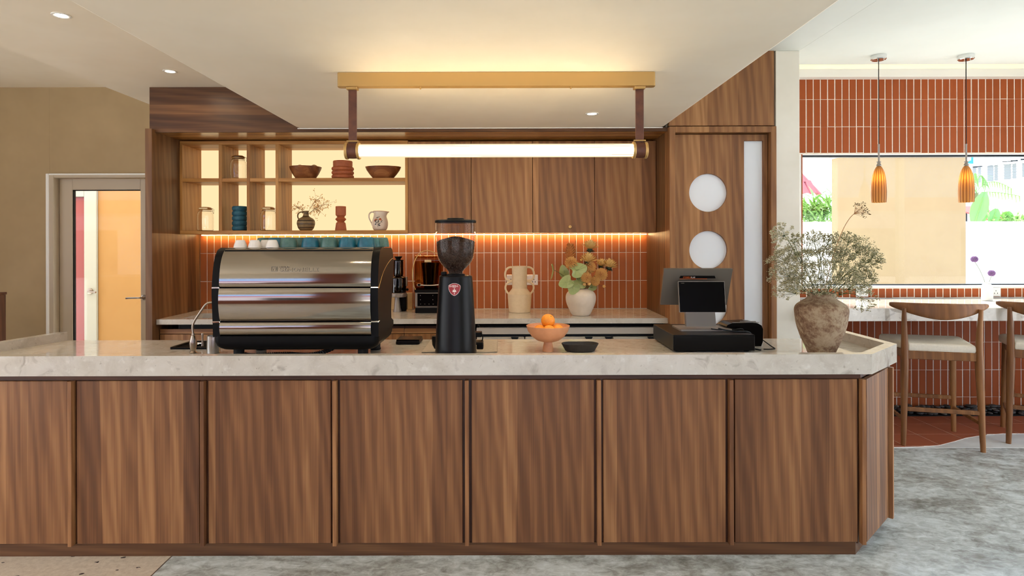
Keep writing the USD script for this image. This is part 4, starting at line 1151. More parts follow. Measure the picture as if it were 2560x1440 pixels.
def heart(w, l):
    """A heart-shaped anthurium blade in the xy plane, stalk end at the origin, tip towards +x, slightly dished; with veins."""
    th = np.linspace(0, 2 * np.pi, 40, endpoint=False)
    r = 0.62 + .38 * np.cos(th)
    x = np.where(np.abs(th - np.pi) < 2.2, np.cos(th), np.cos(th))
    X = .45 * l + .55 * l * np.cos(th) - .20 * l * np.exp(-((th - np.pi) / .35) ** 2) * -1
    Y = w * np.sin(th) * (1 - .28 * np.cos(th))
    lv = [0, .35, .7, 1]
    rings = []
    c = np.array([.36 * l, 0, 0])
    for k in lv[1:]:
        xx, yy = c[0] + (X - c[0]) * k, Y * k
        zz = .10 * l * k * k * np.cos(2 * th) * .6 + .05 * l * k * k
        rings.append(np.stack([xx, yy, zz], 1))
    v = np.vstack([[c]] + rings)
    f = [(0, 1 + i, 1 + (i + 1) % 40) for i in range(40)]
    for q in range(2):
        for i in range(40):
            a, b = 1 + q * 40 + i, 1 + q * 40 + (i + 1) % 40
            f += [(a, a + 40, b + 40), (a, b + 40, b)]
    n = len(v)
    top, low = v, v - (0, 0, .0012)
    f = np.array(f)
    blade = trimesh.Trimesh(np.vstack([top, low]), np.vstack([f, f[:, ::-1] + n]), process=False)
    veins = []
    for k in (0, 8, 32, 4, 36, 14, 26):
        e = rings[2][k]
        veins.append(tube([c + (0, 0, .001), (c + e) / 2 + (0, 0, .0022), e + (0, 0, .001)], .0006, 5))
    return blade, trimesh.util.concatenate(veins)


def anthurium(px, py, d, direction, w, l, roll, lab):
    p = at(px, py, d)
    t = Thing('anthurium_leaf', lab, 'leaf', p, group='anthurium leaves in the round vase')
    b, v = heart(w, l)
    dd = np.array(direction, float)
    dd /= np.linalg.norm(dd)
    base_ = p - dd * l * .4
    t.part('blade', aim(b, base_, direction, roll), M['anthurium'], smooth=60)
    t.part('vein', aim(v, base_, direction, roll), M['vein'], kind='stuff')
    t.part('spadix', tube([base_ + dd * .36 * l + np.array([0, -.004, 0]), base_ + dd * .5 * l + np.array([0, -.03, .004])], [.004, .0025], 8), M['vein'], smooth=40)
    t.part('stem', stem_to(base_ + dd * .34 * l + np.array([0, .004, 0])), M['stem'])


anthurium(1443, 675, 4.87, (1.0, .05, .25), .062, .135, 1.25, 'broad green anthurium leaf in the middle of the yellow arrangement')
anthurium(1417, 705, 4.87, (-.85, -.1, -.42), .05, .12, -1.2, 'green anthurium leaf pointing down to the left of the arrangement')
anthurium(1434, 720, 4.86, (-.35, -.1, -.85), .048, .095, -1.3, 'green anthurium leaf drooping over the rim of the round vase at left')
anthurium(1449, 706, 4.89, (.55, -.1, -.6), .048, .10, 1.3, 'green anthurium leaf tucked below the broad one in the arrangement')
anthurium(1410, 680, 4.96, (-.3, .1, .9), .04, .10, 1.45, 'green anthurium leaf standing behind the others at left')
anthurium(1382, 676, 4.93, (-.05, -.1, -1.0), .026, .13, 1.0, 'narrow green anthurium leaf reaching far out to the left')
anthurium(1480, 718, 4.93, (.9, -.15, -.25), .034, .065, 1.2, 'small green anthurium leaf at the right of the round vase rim')


def spiky(px, py, d, r, n, mat, name, lab, cat, core, spike=.0014, up=None, hemi=-1.0, group=None):
    """A pincushion head: many thin curved styles round a core."""
    p = at(px, py, d)
    r *= 1.3
    t = Thing(name, lab, cat, p, group=group)
    rg = np.random.default_rng(int(px * 7 + py))
    sp = []
    for k in range(n):
        z = 1 - 2 * (k + .5) / n
        if z < hemi:
            continue
        a = k * 2.39996
        v = np.array([math.sqrt(1 - z * z) * math.cos(a), math.sqrt(1 - z * z) * math.sin(a), z])
        if up is not None:
            u_ = np.array(up, float) / np.linalg.norm(up)
            s_ = np.cross([0.3, 1, 0.2], u_)
            s_ /= np.linalg.norm(s_)
            v = v[0] * s_ + v[1] * np.cross(u_, s_) + v[2] * u_
        v = v + rg.normal(0, .055, 3)
        q_ = v * r * .45
        e = v * r * rg.uniform(.92, 1.08)
        m_ = (q_ + e) / 2 + rg.normal(0, .06, 3) * r
        sp.append(tube([p + q_, p + m_, p + e], [spike, spike, spike * 1.5], 4))
    t.part('styles', trimesh.util.concatenate(sp), mat, kind='stuff')
    t.part('heart', ball(p, r * .55, 2), core, smooth=True)
    t.part('stem', stem_to(p - np.array([0, 0, r * .4]), bow=(0, 0, .02)), M['stem'])
    return t


for px, py, d, r, lab in ((1428, 657, 4.90, .038, 'amber pincushion bloom above the broad anthurium leaf'), (1475, 668, 4.90, .036, 'amber pincushion bloom in the centre of the arrangement'), (1503, 686, 4.89, .038, 'amber pincushion bloom at the right of the arrangement'),
                          (1466, 694, 4.86, .032, 'amber pincushion bloom low in front of the arrangement'), (1488, 703, 4.88, .028, 'smallest amber pincushion bloom near the vase rim')):
    spiky(px, py, d, r, 420, M['pincushion'], 'pincushion_bloom', lab, 'flower', M['cone_amber'], group='amber pincushion blooms in the round vase')


def mum(px, py, d, r, up, lab):
    p = at(px, py, d)
    u_ = np.array(up, float) / np.linalg.norm(up)
    r *= 1.45
    t = Thing('yellow_bloom', lab, 'flower', p, group='pale yellow blooms with dark cups in the round vase')
    rg = np.random.default_rng(int(px + py))
    s_ = np.cross([.2, 1, .1], u_)
    s_ /= np.linalg.norm(s_)
    w_ = np.cross(u_, s_)
    lf_ = leaf_sheet(lambda k: .0085 * math.sin(math.pi * min(k * .8 + .2, 1)) + .001, r * 1.0, -.15, 5, .25)
    pet = []
    for ring, (n, tilt) in enumerate(((18, .30), (17, .60), (14, .85), (11, 1.1), (8, 1.35))):
        for k in range(n):
            a = k * 2 * math.pi / n + ring * .3 + rg.normal(0, .08)
            dr = math.cos(tilt) * (math.cos(a) * s_ + math.sin(a) * w_) + math.sin(tilt) * u_
            pet.append(aim(lf_, p + dr * r * .12, dr, rg.uniform(-.3, .3), rg.uniform(.9, 1.08)))
    t.part('petals', trimesh.util.concatenate(pet), M['petal_yellow'], kind='stuff')
    cal = [aim(leaf_sheet(lambda k: .0075 * math.sin(math.pi * min(.25 + k * .75, 1)) + .0004, r * .62, .15, 4, .1), p - u_ * r * (.30 - .13 * (i_ % 2)), (math.cos(a) * s_ + math.sin(a) * w_) * .9 + u_ * (.30 - .35 * (i_ % 2))) for i_, a in enumerate(np.linspace(0, 6.283, 25)[:-1])]
    t.part('calyx', trimesh.util.concatenate([ball(p - u_ * r * .10, r * .30, 2)] + cal), M['calyx'])
    t.part('stem', tube(bezier(p - u_ * r * .3, p - u_ * r * 1.6, mouth + np.array([0, 0, .01]), 16), .0032, 7), M['stem'])


mum(1475, 622, 4.93, .048, (.05, -.25, 1), 'pale yellow bloom standing highest in the arrangement')
mum(1470, 654, 4.90, .046, (.1, -.35, 1), 'pale yellow bloom just below the highest one')
mum(1503, 664, 4.93, .036, (.25, -.4, .9), 'half hidden pale yellow bloom behind the rightmost one')
mum(1523, 668, 4.91, .044, (.3, -.3, .95), 'pale yellow bloom furthest right in the arrangement')
# ginger cone
p = at(1426, 632, 4.95)
t = Thing('ginger_cone', 'amber beehive ginger cone rising at the back of the arrangement', 'flower', p)
br = []
for k in range(110):
    h = k / 110
    a = k * 2.39996
    rr = .034 * math.sin(math.pi * (.20 + .72 * h)) + .006
    br.append(aim(leaf_sheet(lambda q_: .0105 * math.sin(math.pi * (q_ * .85 + .1)), .020, -.45, 4, .3), p + np.array([rr * math.cos(a) * .75, rr * math.sin(a) * .75, -.06 + .125 * h]), (math.cos(a), math.sin(a), .55)))
t.part('core', lathe([(0, -.06), (.018, -.055), (.028, 0), (.02, .045), (0, .065)], p, 16, cap=False), M['cone_amber'], smooth=True)
t.part('bracts', trimesh.util.concatenate(br), M['cone_amber'], kind='stuff')
t.part('stem', stem_to(p - np.array([0, 0, .04])), M['stem'])
for px, py, d, r, lab in ((1510, 716, 4.92, .0135, 'single round dry pod hanging out to the right of the round vase'), (1461, 711, 4.86, .013, 'round dry pod low at the vase rim, left of its pair'), (1473, 710, 4.855, .013, 'round dry pod low at the vase rim, right of its pair'), (1453, 650, 4.93, .010, 'small round dry pod beside the highest blooms')):
    q = at(px, py, d)
    t = Thing('dry_pod', lab, 'seed pod', q, group='round dry pods in the round vase')
    t.part('pod', ball(q, r, 2, (1, 1, .95)), M['pincushion'], smooth=True)
    t.part('stem', tube(bezier(q, q + np.array([-.02, 0, .02]), mouth, 14), .0012, 5), M['twig'])
q = at(1438, 590, 4.97)
t = Thing('dry_tendril', 'thin dry tendril rising above the yellow arrangement', 'twig', mouth)
t.part('tendril', tube([mouth, at(1440, 655, 4.97), at(1440, 625, 4.98), at(1438, 600, 4.98), at(1431, 586, 4.98)], .0011, 5, 30), M['twig'])

# ---- juicer, board, blender
JX, JY = at(996, 770, 5.24)[0], 5.24
t = Thing('cutting_board', 'pale wooden board leaning on the tiles behind the juicer', 'board', (JX, 5.40, WT))
t.part('board', turn(bx(at(972, 700, 5.4)[0], at(1030, 700, 5.4)[0], 5.395, 5.41, WT + .001, WT + .15, .003), -5, (1, 0, 0), (0, 5.41, WT + .001)), M['board'])
t = Thing('juicer', 'slim black slow juicer beside the boxed blender on the back worktop', 'juicer', (JX, JY, WT))
t.part('base', lathe([(0, WT), (.036, WT), (.037, WT + .006), (.030, WT + .03), (.022, WT + .10), (.020, WT + .128), (0, WT + .128)], (JX - .01, JY + .0, 0), 28, cap=False), M['silver'], smooth=40)
t.part('motor_block', bx(JX - .02, JX + .06, JY + .03, JY + .12, WT, WT + .15, .01), M['black'])
t.part('ring', lathe([(0, WT + .127), (.066, WT + .127), (.072, WT + .135), (.072, WT + .158), (.066, WT + .164), (0, WT + .164)], (JX, JY, 0), 36, cap=False), M['silver'], smooth=40)
t.part('chamber', shell([(.064, WT + .163), (.068, WT + .17), (.068, WT + .285), (.060, WT + .297), (.045, WT + .305)], .004, (JX, JY, 0), 36), M['smoke_cover'], smooth=40)
t.part('screw', lathe([(0, WT + .165), (.035, WT + .165), (.030, WT + .23), (.02, WT + .30), (.015, WT + .36), (0, WT + .36)], (JX, JY, 0), 20, cap=False), M['black'], smooth=40)
t.part('feed_tube', shell([(.040, WT + .30), (.044, WT + .33), (.043, WT + .42), (.041, WT + .437)], .003, (JX, JY, 0), 30), M['smoke_cover'], smooth=40)
t.part('rim', lathe([(.0, WT + .436), (.043, WT + .436), (.045, WT + .440), (.043, WT + .444), (0, WT + .444)], (JX, JY, 0), 30, cap=False), M['black'], smooth=40)
t.part('pusher', lathe([(.0, WT + .44), (.022, WT + .44), (.020, WT + .452), (.032, WT + .468), (.034, WT + .474), (0, WT + .474)], (JX, JY, 0), 28, cap=False), M['black'], smooth=40)
for s in (-1, 1):
    t.part('clip', bx(JX + s * .072 - .005, JX + s * .072 + .005, JY - .02, JY + .02, WT + .22, WT + .30, .003), M['silver'])
    t.part('lug', ball((JX + s * .078, JY - .01, WT + .19), .012, 2), M['black'], smooth=True)
BX0, BX1 = at(1037, 770, 5.12)[0], -.50
t = Thing('boxed_blender', 'blender in an amber sound cover on a grey touch panel base', 'blender', ((BX0 + BX1) / 2, 5.2, WT))
t.part('base', join(bx(BX0 + .004, BX1 - .004, 5.13, 5.36, WT, WT + .05, .006), bx(BX0, BX1, 5.12, 5.37, WT + .05, WT + .175, .008)), M['silver'])
t.part('foot_band', bx(BX0 + .002, BX1 - .002, 5.124, 5.37, WT, WT + .045, .004), M['black'])
tp = t.part('touch_panel', bx(BX0 + .022, BX1 - .03, 5.116, 5.121, WT + .060, WT + .165, .002), M['screen'])
for kx in range(4):
    t.part('key_mark', bx(BX0 + .045 + kx * .035, BX0 + .054 + kx * .035, 5.1152, 5.1165, WT + .076, WT + .0785, .0002), M['silver'], under=tp)
for kz in (.11, .145):
    for kx in (.045, .15):
        t.part('key_mark', bx(BX0 + kx, BX0 + kx + .004, 5.1152, 5.1165, WT + kz, WT + kz + .008, .0002), M['silver'], under=tp)
t.part('lower_band', bx(BX0 - .002, BX1 + .002, 5.116, 5.37, WT + .175, WT + .198, .004), M['black'])
zc0, zc1 = WT + .198, WT + .482
cv = prism(rounded(5.12, 5.37, zc0 - .05, zc1, .045, 8).intersection(sbox(5.0, zc0, 5.5, zc1 + 1)), 'x', BX0, BX1)
cin = prism(rounded(5.124, 5.366, zc0 - .05, zc1 - .004, .042, 8).intersection(sbox(5.0, zc0, 5.5, zc1 + 1)), 'x', BX0 + .004, BX1 - .004)
cin.invert()
t.part('sound_cover', trimesh.util.concatenate([cv, cin]), M['amber_cover'], smooth=30)
t.part('cover_edge', tube([(BX0 + .006, 5.122, zc0), (BX0 + .006, 5.122, zc1 - .03), (BX0 + .02, 5.128, zc1 - .004), (BX1 - .02, 5.128, zc1 - .004)], .004, 8, 40), M['brass'], smooth=True)
JC = (BX0 + BX1) / 2
t.part('jug', shell([(.055, zc0), (.062, zc0 + .05), (.078, zc0 + .20), (.080, zc0 + .22)], .003, (JC, 5.25, 0), 24), M['smoke_cover'], smooth=40)
t.part('jug_handle', bx(JC - .018, JC + .018, 5.15, 5.175, zc0 + .06, zc0 + .235, .006), M['black'])
t.part('latch_plate', bx(JC - .035, JC + .022, 5.118, 5.1215, zc1 - .055, zc1 - .034, .001), M['board'])
t.part('lever', join(bx(BX0 + .02, BX0 + .055, 5.108, 5.122, zc0 + .028, zc0 + .052, .004), tube([(BX0 + .05, 5.11, zc0 + .04), (JC, 5.105, zc0 + .036), (BX1 - .03, 5.11, zc0 + .042)], .006, 8, 16)), M['chrome'], smooth=40)

# ================================================================== ON THE OPEN SHELVES
S1, S2, SY = ZB[1] + .0004, ZM[1] + .0004, 5.215


def jar(x, z, lab):
    t = Thing('glass_jar', lab, 'jar', (x, SY, z), group='clip-top glass jars on the open shelves')
    prof = curve([(.052, 0), (.062, .004), (.067, .022), (.068, .06), (.068, .115), (.064, .145), (.0535, .163), (.0490, .172), (.0490, .180)], 40)
    t.part('body', shell([tuple(q) for q in prof], .0032, (0, 0, 0), 48, .005), M['jar'], smooth=50, world=False)
    ld = t.part('lid', lathe([(0, .183), (.050, .183), (.052, .187), (.051, .194), (.040, .202), (0, .205)], (0, 0, 0), 40, cap=False), M['jar'], smooth=40, world=False)
    t.part('seal', lathe([(.045, .1795), (.0525, .1795), (.0525, .1835), (.045, .1835)], (0, 0, 0), 40), M['pincushion'], smooth=40, world=False, under=ld)
    a = np.linspace(0, 2 * np.pi, 41)
    for z_ in (.169, .190):
        t.part('wire_ring', tube([(.0525 * math.cos(q), .0525 * math.sin(q), z_) for q in a], .0014, 6), M['nickel'], smooth=True, world=False)
    t.part('clasp', tube([(.0525, -.012, .190), (.064, -.012, .186), (.066, -.010, .165), (.070, 0, .145), (.066, .010, .165), (.064, .012, .186), (.0525, .012, .190)], .0014, 6, 40), M['nickel'], smooth=True, world=False)
    return t


j0 = jar(at(513.5, 545, SY)[0], S1, 'clip-top glass jar in the lower leftmost cubby')
copy_of(j0, 'clip-top glass jar in the upper row of cubbies', 'jar', (at(596, 420, SY)[0], SY, S2), 12, 'clip-top glass jars on the open shelves')
copy_of(j0, 'clip-top glass jar in the lower cubby right of the blue vase', 'jar', (at(671, 545, SY)[0], SY, S1), -8, 'clip-top glass jars on the open shelves')

x = at(599.5, 545, SY)[0]
pr = []
for k in range(5):
    for a in np.linspace(0.12, math.pi - .12, 9):
        pr.append((.0525 + .0095 * math.sin(a), .042 * k + .021 - .0195 * math.cos(a)))
t = Thing('bubble_vase', 'matt blue vase of five stacked rounded rings', 'vase', (x, SY, S1))
t.part('body', shell(pr, .008, (0, 0, 0), 44, .01), M['blue_clay'], smooth=50, world=False)

x = at(764, 430, SY)[0]
t = Thing('wooden_bowl', 'dark wooden bowl with two wooden balls on the top shelf', 'bowl', (x, SY, S2))
t.part('bowl', shell([(.070, 0), (.082, .006), (.108, .045), (.126, .082), (.133, .104)], .008, (0, 0, 0), 40, .012), M['bowl_wood'], smooth=40, world=False)
for px, lab in ((752, 'pale round wooden ball peeping over the left side of the dark bowl'), (787, 'pale round wooden ball peeping over the right side of the dark bowl')):
    xb = at(px, 420, SY)[0]
    single('wooden_ball', ball((xb, SY - .02, S2 + .088), .034, 3), M['board'], lab, 'ball', 'wooden balls in the dark bowl', smooth=True)
x = at(857, 430, SY)[0]
pr = [(.078, 0)]
for k in range(3):
    for a in np.linspace(0.1, math.pi - .1, 9):
        pr.append((.079 + .0145 * math.sin(a), .004 + .0335 * k + .0167 - .0160 * math.cos(a)))
pr += [(.080, .106), (.081, .112), (.081, .150), (.078, .154)]
t = Thing('ribbed_vase', 'terracotta pot with three fat ribs on the top shelf', 'vase', (x, SY, S2))
t.part('body', shell(pr, .008, (0, 0, 0), 44, .01), M['clay'], smooth=45, world=False)
x = at(958, 430, SY)[0]
t = Thing('wooden_bowl', 'wide boat-shaped wooden bowl at the right end of the top shelf', 'bowl', (x, SY, S2))
t.part('bowl', shell([(.072, 0), (.086, .006), (.115, .040), (.140, .075), (.152, .103)], .007, (0, 0, 0), 40, .012, sy=.72), M['bowl_wood'], smooth=40, world=False)

JX2 = at(765, 560, SY)[0]
t = Thing('striped_jug', 'olive clay jug with dark bands and a loop handle holding dry twigs', 'jug', (JX2, SY, S1))
jp = curve([(.040, 0), (.052, .005), (.068, .032), (.0745, .062), (.068, .090), (.048, .108), (.027, .122), (.022, .138), (.023, .160), (.026, .168)], 50)
t.part('body', shell([tuple(q) for q in jp], .004, (0, 0, 0), 48, .008), M['jug_clay'], smooth=50, world=False)
jr = lambda z: np.interp(z, jp[:, 1], jp[:, 0])
for z_, h_ in ((.025, .003), (.055, .003), (.084, .004), (.118, .004), (.150, .003)):
    t.part('dark_band', lathe([(float(jr(q)) + .0005, q) for q in np.linspace(z_ - h_, z_ + h_, 5)], (0, 0, 0), 48), M['jug_band'], smooth=50, world=False)
t.part('handle', tube([(-.022, 0, .150), (-.045, 0, .158), (-.066, 0, .142), (-.070, 0, .118), (-.060, 0, .098), (-.052, 0, .092)], .0055, 10, 30), M['jug_clay'], smooth=60, world=False)
tw = np.array([JX2, SY, S1 + .16])
rg = np.random.default_rng(11)
for n_, (px, py, lab) in enumerate(((797, 497, 'dry twig with tiny buds reaching highest out of the striped jug'), (815, 512, 'dry twig with tiny buds reaching up and right out of the striped jug'), (742, 520, 'dry twig with tiny buds leaning left out of the striped jug'), (800, 530, 'dry twig with tiny buds drooping right out of the striped jug'))):
    e = at(px, py, SY)
    t = Thing('dry_twig', lab, 'twig', tw, group='dry twigs in the striped jug')
    main_ = bezier(tw - np.array([0, 0, .05]), (tw + e) / 2 + np.array([0, 0, .03 if py < 525 else .05]), e, 16)
    t.part('stem', tube(main_, .0012, 5), M['twig'])
    bud, tws = [], []
    for k in range(30):
        i = rg.integers(6, 16)
        b0 = main_[i]
        v = rg.normal(0, 1, 3) * (.026, .018, .022) + (e - tw) * .10
        tws.append(tube([b0, b0 + v * .5 + (0, 0, .003), b0 + v], .0006, 4))
        for _ in range(3):
            bud.append(ball(b0 + v + rg.normal(0, .006, 3), .0030, 0, (1, 1, 1.5)))
    t.part('side_twigs', trimesh.util.concatenate(tws), M['twig'], kind='stuff')
    t.part('buds', trimesh.util.concatenate(bud), M['pincushion'], kind='stuff')

x = at(852, 560, SY)[0]
t = Thing('candle_holder', 'slim terracotta candle holder with a pinched waist on the lower shelf', 'candle holder', (x, SY, S1))
t.part('body', lathe([(0, 0), (.047, 0), (.048, .003), (.041, .055), (.0395, .064), (.028, .074), (.040, .088), (.046, .096), (.040, .104), (.030, .114), (.034, .122), (.0425, .130), (.0435, .140), (.0435, .203), (.041, .206), (.037, .206), (.036, .15), (0, .148)], (0, 0, 0), 44, cap=False), M['clay'], smooth=30, world=False)

x = at(950, 560, SY)[0]
t = Thing('painted_jug', 'cream jug painted with red flowers and dark leaves', 'jug', (x, SY, S1))
pp = curve([(.046, 0), (.054, .006), (.066, .035), (.0685, .062), (.062, .095), (.0535, .125), (.0515, .145), (.054, .163)], 44)
m = shell([tuple(q) for q in pp], .004, (0, 0, 0), 56, .008)
v = np.array(m.vertices)
k = np.clip((v[:, 2] - .115) / .048, 0, 1) ** 1.5 * np.clip(v[:, 0] / .05, 0, 1) ** 3
v[:, 0] += .024 * k
v[:, 2] -= .006 * k
t.part('body', trimesh.Trimesh(v, m.faces, process=False), M['jug_white'], smooth=50, world=False)
prr = lambda z: np.interp(z, pp[:, 1], pp[:, 0])
t.part('handle', tube([(-.049, 0, .150), (-.072, 0, .156), (-.090, 0, .140), (-.094, 0, .118), (-.084, 0, .085), (-.070, 0, .055), (-.068, 0, .042)], [.0065, .006, .0055, .005], 10, 36), M['jug_white'], smooth=60, world=False)
rimp = np.array([(.0545 * math.cos(a) + .024 * max(math.cos(a), 0) ** 3, .0545 * math.sin(a), .1635 - .006 * max(math.cos(a), 0) ** 3) for a in np.linspace(0, 2 * np.pi, 49)])
t.part('rim_line', tube(rimp, .0016, 6), M['clay'], smooth=True, world=False)


def oval(cx_, cz_, a, b, g):
    return affinity.translate(affinity.rotate(affinity.scale(Point(0, 0).buffer(1, quad_segs=5), a, b), g), cx_, cz_)


leaves_ = [oval(*q) for q in ((-.018, .050, .009, .0035, -10), (-.012, .062, .009, .004, 25), (.012, .052, .010, .0045, 25), (.014, .040, .010, .004, 5), (-.016, .076, .009, .004, 30), (.006, .072, .010, .004, 45), (.010, .086, .008, .0035, 35), (.034, .070, .006, .0025, -40),
                                 (.036, .080, .006, .0025, 40), (-.004, .108, .003, .007, 10), (.008, .112, .003, .006, -40), (-.012, .104, .006, .0025, 20), (.024, .062, .003, .003, 0), (-.018, .082, .007, .003, 30))]
stemp = unary_union([Polygon([(-.001, .028), (.001, .028), (.003, .105), (.001, .105)]), Polygon([(.0, .06), (.001, .058), (.032, .074), (.031, .076)])])
dec = prism(unary_union(leaves_ + [stemp]), 'z', .0004, .0010)
mm = shift(dec, (0, 0, 0))
t.part('painted_leaves', turn(wrapped(mm, prr, (0, 0)), -6), M['paint_leaf'], world=False, kind='stuff')
pet = unary_union([oval(*q) for q in ((-.027, .084, .006, .010, -30), (-.016, .092, .009, .005, 10), (-.008, .090, .006, .005, 0), (.020, .098, .008, .006, 0), (.026, .090, .006, .010, 20), (.014, .092, .006, .006, 0))])
t.part('painted_petals', turn(wrapped(prism(pet, 'z', .0004, .0011), prr, (0, 0)), -6), M['paint_petal'], world=False, kind='stuff')
# ================================================================== LAMPS
LY, LZ = 3.205, 1.994
t = Thing('bar_lamp', 'long glowing glass tube lamp hung on leather straps from a brass ceiling bar', 'lamp', (-0.03, LY, 2.40))
LX0, LX1 = -.859, .800
t.part('ceiling_bar', prism(rounded(LX0, LX1, 3.180, 3.230, .014, 6), 'z', 2.3275, 2.3995), M['brass'], smooth=35)
for px in (1051, 1427):
    x = at(px, 222, LY)[0]
    t.part('stud', lathe([(.0, 2.317), (.004, 2.317), (.004, 2.328)], (x, LY, 0), 12, cap=False), M['brass'])
for s, xc in ((-1, at(882, 376, LY)[0]), (1, at(1599, 376, LY)[0])):
    t.part('strap_plate', bx(xc - .030, xc + .028, LY - .02, LY + .02, 2.313, 2.3275, .002), M['brass'])
    st = t.part('leather_strap', bx(xc - .0215, xc + .0215, LY - .0045, LY + .0045, LZ + .035, 2.314, .002), M['leather'])
    t.part('buckle', bx(xc - .031, xc + .031, LY - .012, LY + .012, LZ + .046, LZ + .054, .003), M['brass'], under=st)
    t.part('leather_sleeve', turn(lathe([(.030, -.024), (.0395, -.024), (.0405, 0), (.0395, .024), (.030, .024)], n=40), 90, (0, 1, 0)).apply_translation((xc, LY, LZ)), M['leather'], smooth=30)
    for d in (-1, 1):
        t.part('brass_ring', turn(lathe([(.028, -.007), (.0425, -.007), (.0445, -.004), (.0445, .004), (.0425, .007), (.028, .007)], n=40), 90, (0, 1, 0)).apply_translation((xc + d * .031, LY, LZ)), M['brass'], smooth=30)
xa, xb = at(901, 376, LY)[0] - .004, at(1583, 376, LY)[0] + .004
n = 96
a = np.arange(n) * 2 * np.pi / n
rr = .0345 + .0008 * np.cos(a * 24)
t.part('glass_tube', loft([np.stack([np.full(n, x), LY + rr * np.cos(a), LZ + rr * np.sin(a)], 1) for x in (xa, xb)]), M['tube'], smooth=40)

dl = None
for (px, py, z, lab) in ((153, 38, 2.724, 'recessed downlight in the dropped ceiling nearest the camera side'), (425, 178, 2.724, 'recessed downlight in the dropped ceiling above the dark fascia'), (1480, 284, 2.40, 'recessed downlight in the low soffit behind the tube lamp')):
    x, y, _ = on_z(px, py, z)
    if dl is None:
        dl = Thing('downlight', lab, 'ceiling light', (x, y, z), group='recessed downlights')
        dl.part('rim', lathe([(.030, -.0005), (.046, -.0005), (.046, -.003), (.040, -.0055), (.031, -.003), (.030, -.0005)], n=36, cap=False), M['white'], smooth=40, world=False)
        dl.part('lens', lathe([(0, -.002), (.030, -.002), (.030, -.0005), (0, -.0005)], n=30, cap=False), M['spot'], world=False)
    else:
        copy_of(dl, lab, 'ceiling light', (x, y, z), 0, 'recessed downlights')

for x, lab in ((-1.05, 'recessed downlight at the camera-side edge of the low soffit, over the machine end'), (0.0, 'recessed downlight at the camera-side edge of the low soffit, over the grinder'), (0.95, 'recessed downlight at the camera-side edge of the low soffit, over the till end')):
    copy_of(dl, lab, 'ceiling light', (x, 1.9, 2.40), 0, 'recessed downlights')
pd = None
for px, lab in ((2196.5, 'amber ribbed glass pendant lamp in front of the window, nearer the white pier'), (2415, 'amber ribbed glass pendant lamp in front of the window, farther from the white pier')):
    x = at(px, 148, 4.83)[0]
    if pd is None:
        pd = Thing('pendant_lamp', lab, 'pendant lamp', (x, 4.83, CEIL), group='amber pendant lamps by the window')
        pd.part('canopy', lathe([(0, 0), (.056, 0), (.056, -.030), (.050, -.036), (0, -.037)], n=44, cap=False), M['chrome'], smooth=35, world=False)
        pd.part('cord', tube([(0, 0, -.035), (0, 0, -.72)], .0032, 8), M['rubber'], world=False)
        pd.part('holder', lathe([(0, -.70), (.008, -.70), (.0065, -.712), (.0065, -.835), (.016, -.838), (.016, -.842), (.010, -.850), (.018, -.868), (.016, -.874), (0, -.874)], n=28, cap=False), M['silver'], smooth=30, world=False)
        z0 = -.872
        sp = curve([(.0125, z0), (.026, z0 - .022), (.0395, z0 - .060), (.0485, z0 - .115), (.0525, z0 - .175), (.0535, z0 - .225), (.0505, z0 - .288)], 34)
        n = 112
        a = np.arange(n) * 2 * np.pi / n
        rib = 1 + .020 * np.cos(a * 14)
        ro = [np.stack([r * rib * np.cos(a), r * rib * np.sin(a), np.full(n, z)], 1) for r, z in sp]
        ri = [np.stack([(r - .0025) * rib * np.cos(a), (r - .0025) * rib * np.sin(a), np.full(n, z)], 1) for r, z in sp[::-1]]
        pd.part('shade', loft(ro + ri, cap=False), M['amber_shade'], smooth=40, world=False)
        pd.part('socket', lathe([(0, z0 + .004), (.0115, z0 + .004), (.0115, z0 - .062), (0, z0 - .064)], n=20, cap=False), M['rubber'], smooth=40, world=False)
        pd.part('bulb', ball((0, 0, z0 - .098), .019, 3, (1, 1, 1.3)), M['bulb'], smooth=True, world=False)
    else:
        copy_of(pd, lab, 'pendant lamp', (x, 4.83, CEIL), 20, 'amber pendant lamps by the window')

# ================================================================== STOOLS
t = Thing('bar_stool', 'wooden bar stool with cream seat and curved backrest nearest the counter corner', 'stool', (3.262, 4.68, 0), -15.3, group='wooden elbow stools at the window counter')
stool = t


def P_(name, mesh, mat, **k):
    return t.part(name, mesh, mat, world=False, **k)


for s in (-1, 1):
    P_('leg', tube([(s * .252, -.240, 0), (s * .246, -.236, .20), (s * .240, -.228, .48), (s * .236, -.222, .68), (s * .238, -.224, .84), (s * .243, -.236, 1.02)], [.0165, .020, .0245, .0275, .0215, .0135], 14, 40), M['stool_wood'], smooth=50)
    P_('leg', tube([(s * .255, .240, 0), (s * .246, .226, .35), (s * .238, .212, .69)], [.0165, .021, .024], 14, 20), M['stool_wood'], smooth=50)
for y0, z0, nm in ((-.222, .645, 'seat_rail'), (.212, .645, 'seat_rail')):
    P_(nm, bx(-.225, .225, y0 - .012, y0 + .012, z0, z0 + .062, .004), M['stool_wood'])
for s in (-1, 1):
    P_('seat_rail', bx(s * .232 - .012, s * .232 + .012, -.20, .20, .648, .705, .004), M['stool_wood'])
P_('foot_rail', bx(-.235, .235, -.246, -.222, .262, .292, .004), M['stool_wood'])
P_('foot_rail', bx(-.24, .24, .220, .240, .262, .292, .004), M['stool_wood'])
for s in (-1, 1):
    P_('foot_rail', bx(s * .246 - .010, s * .246 + .010, -.222, .222, .185, .212, .004), M['stool_wood'])
xs_ = np.linspace(-1, 1, 41)
rings = []
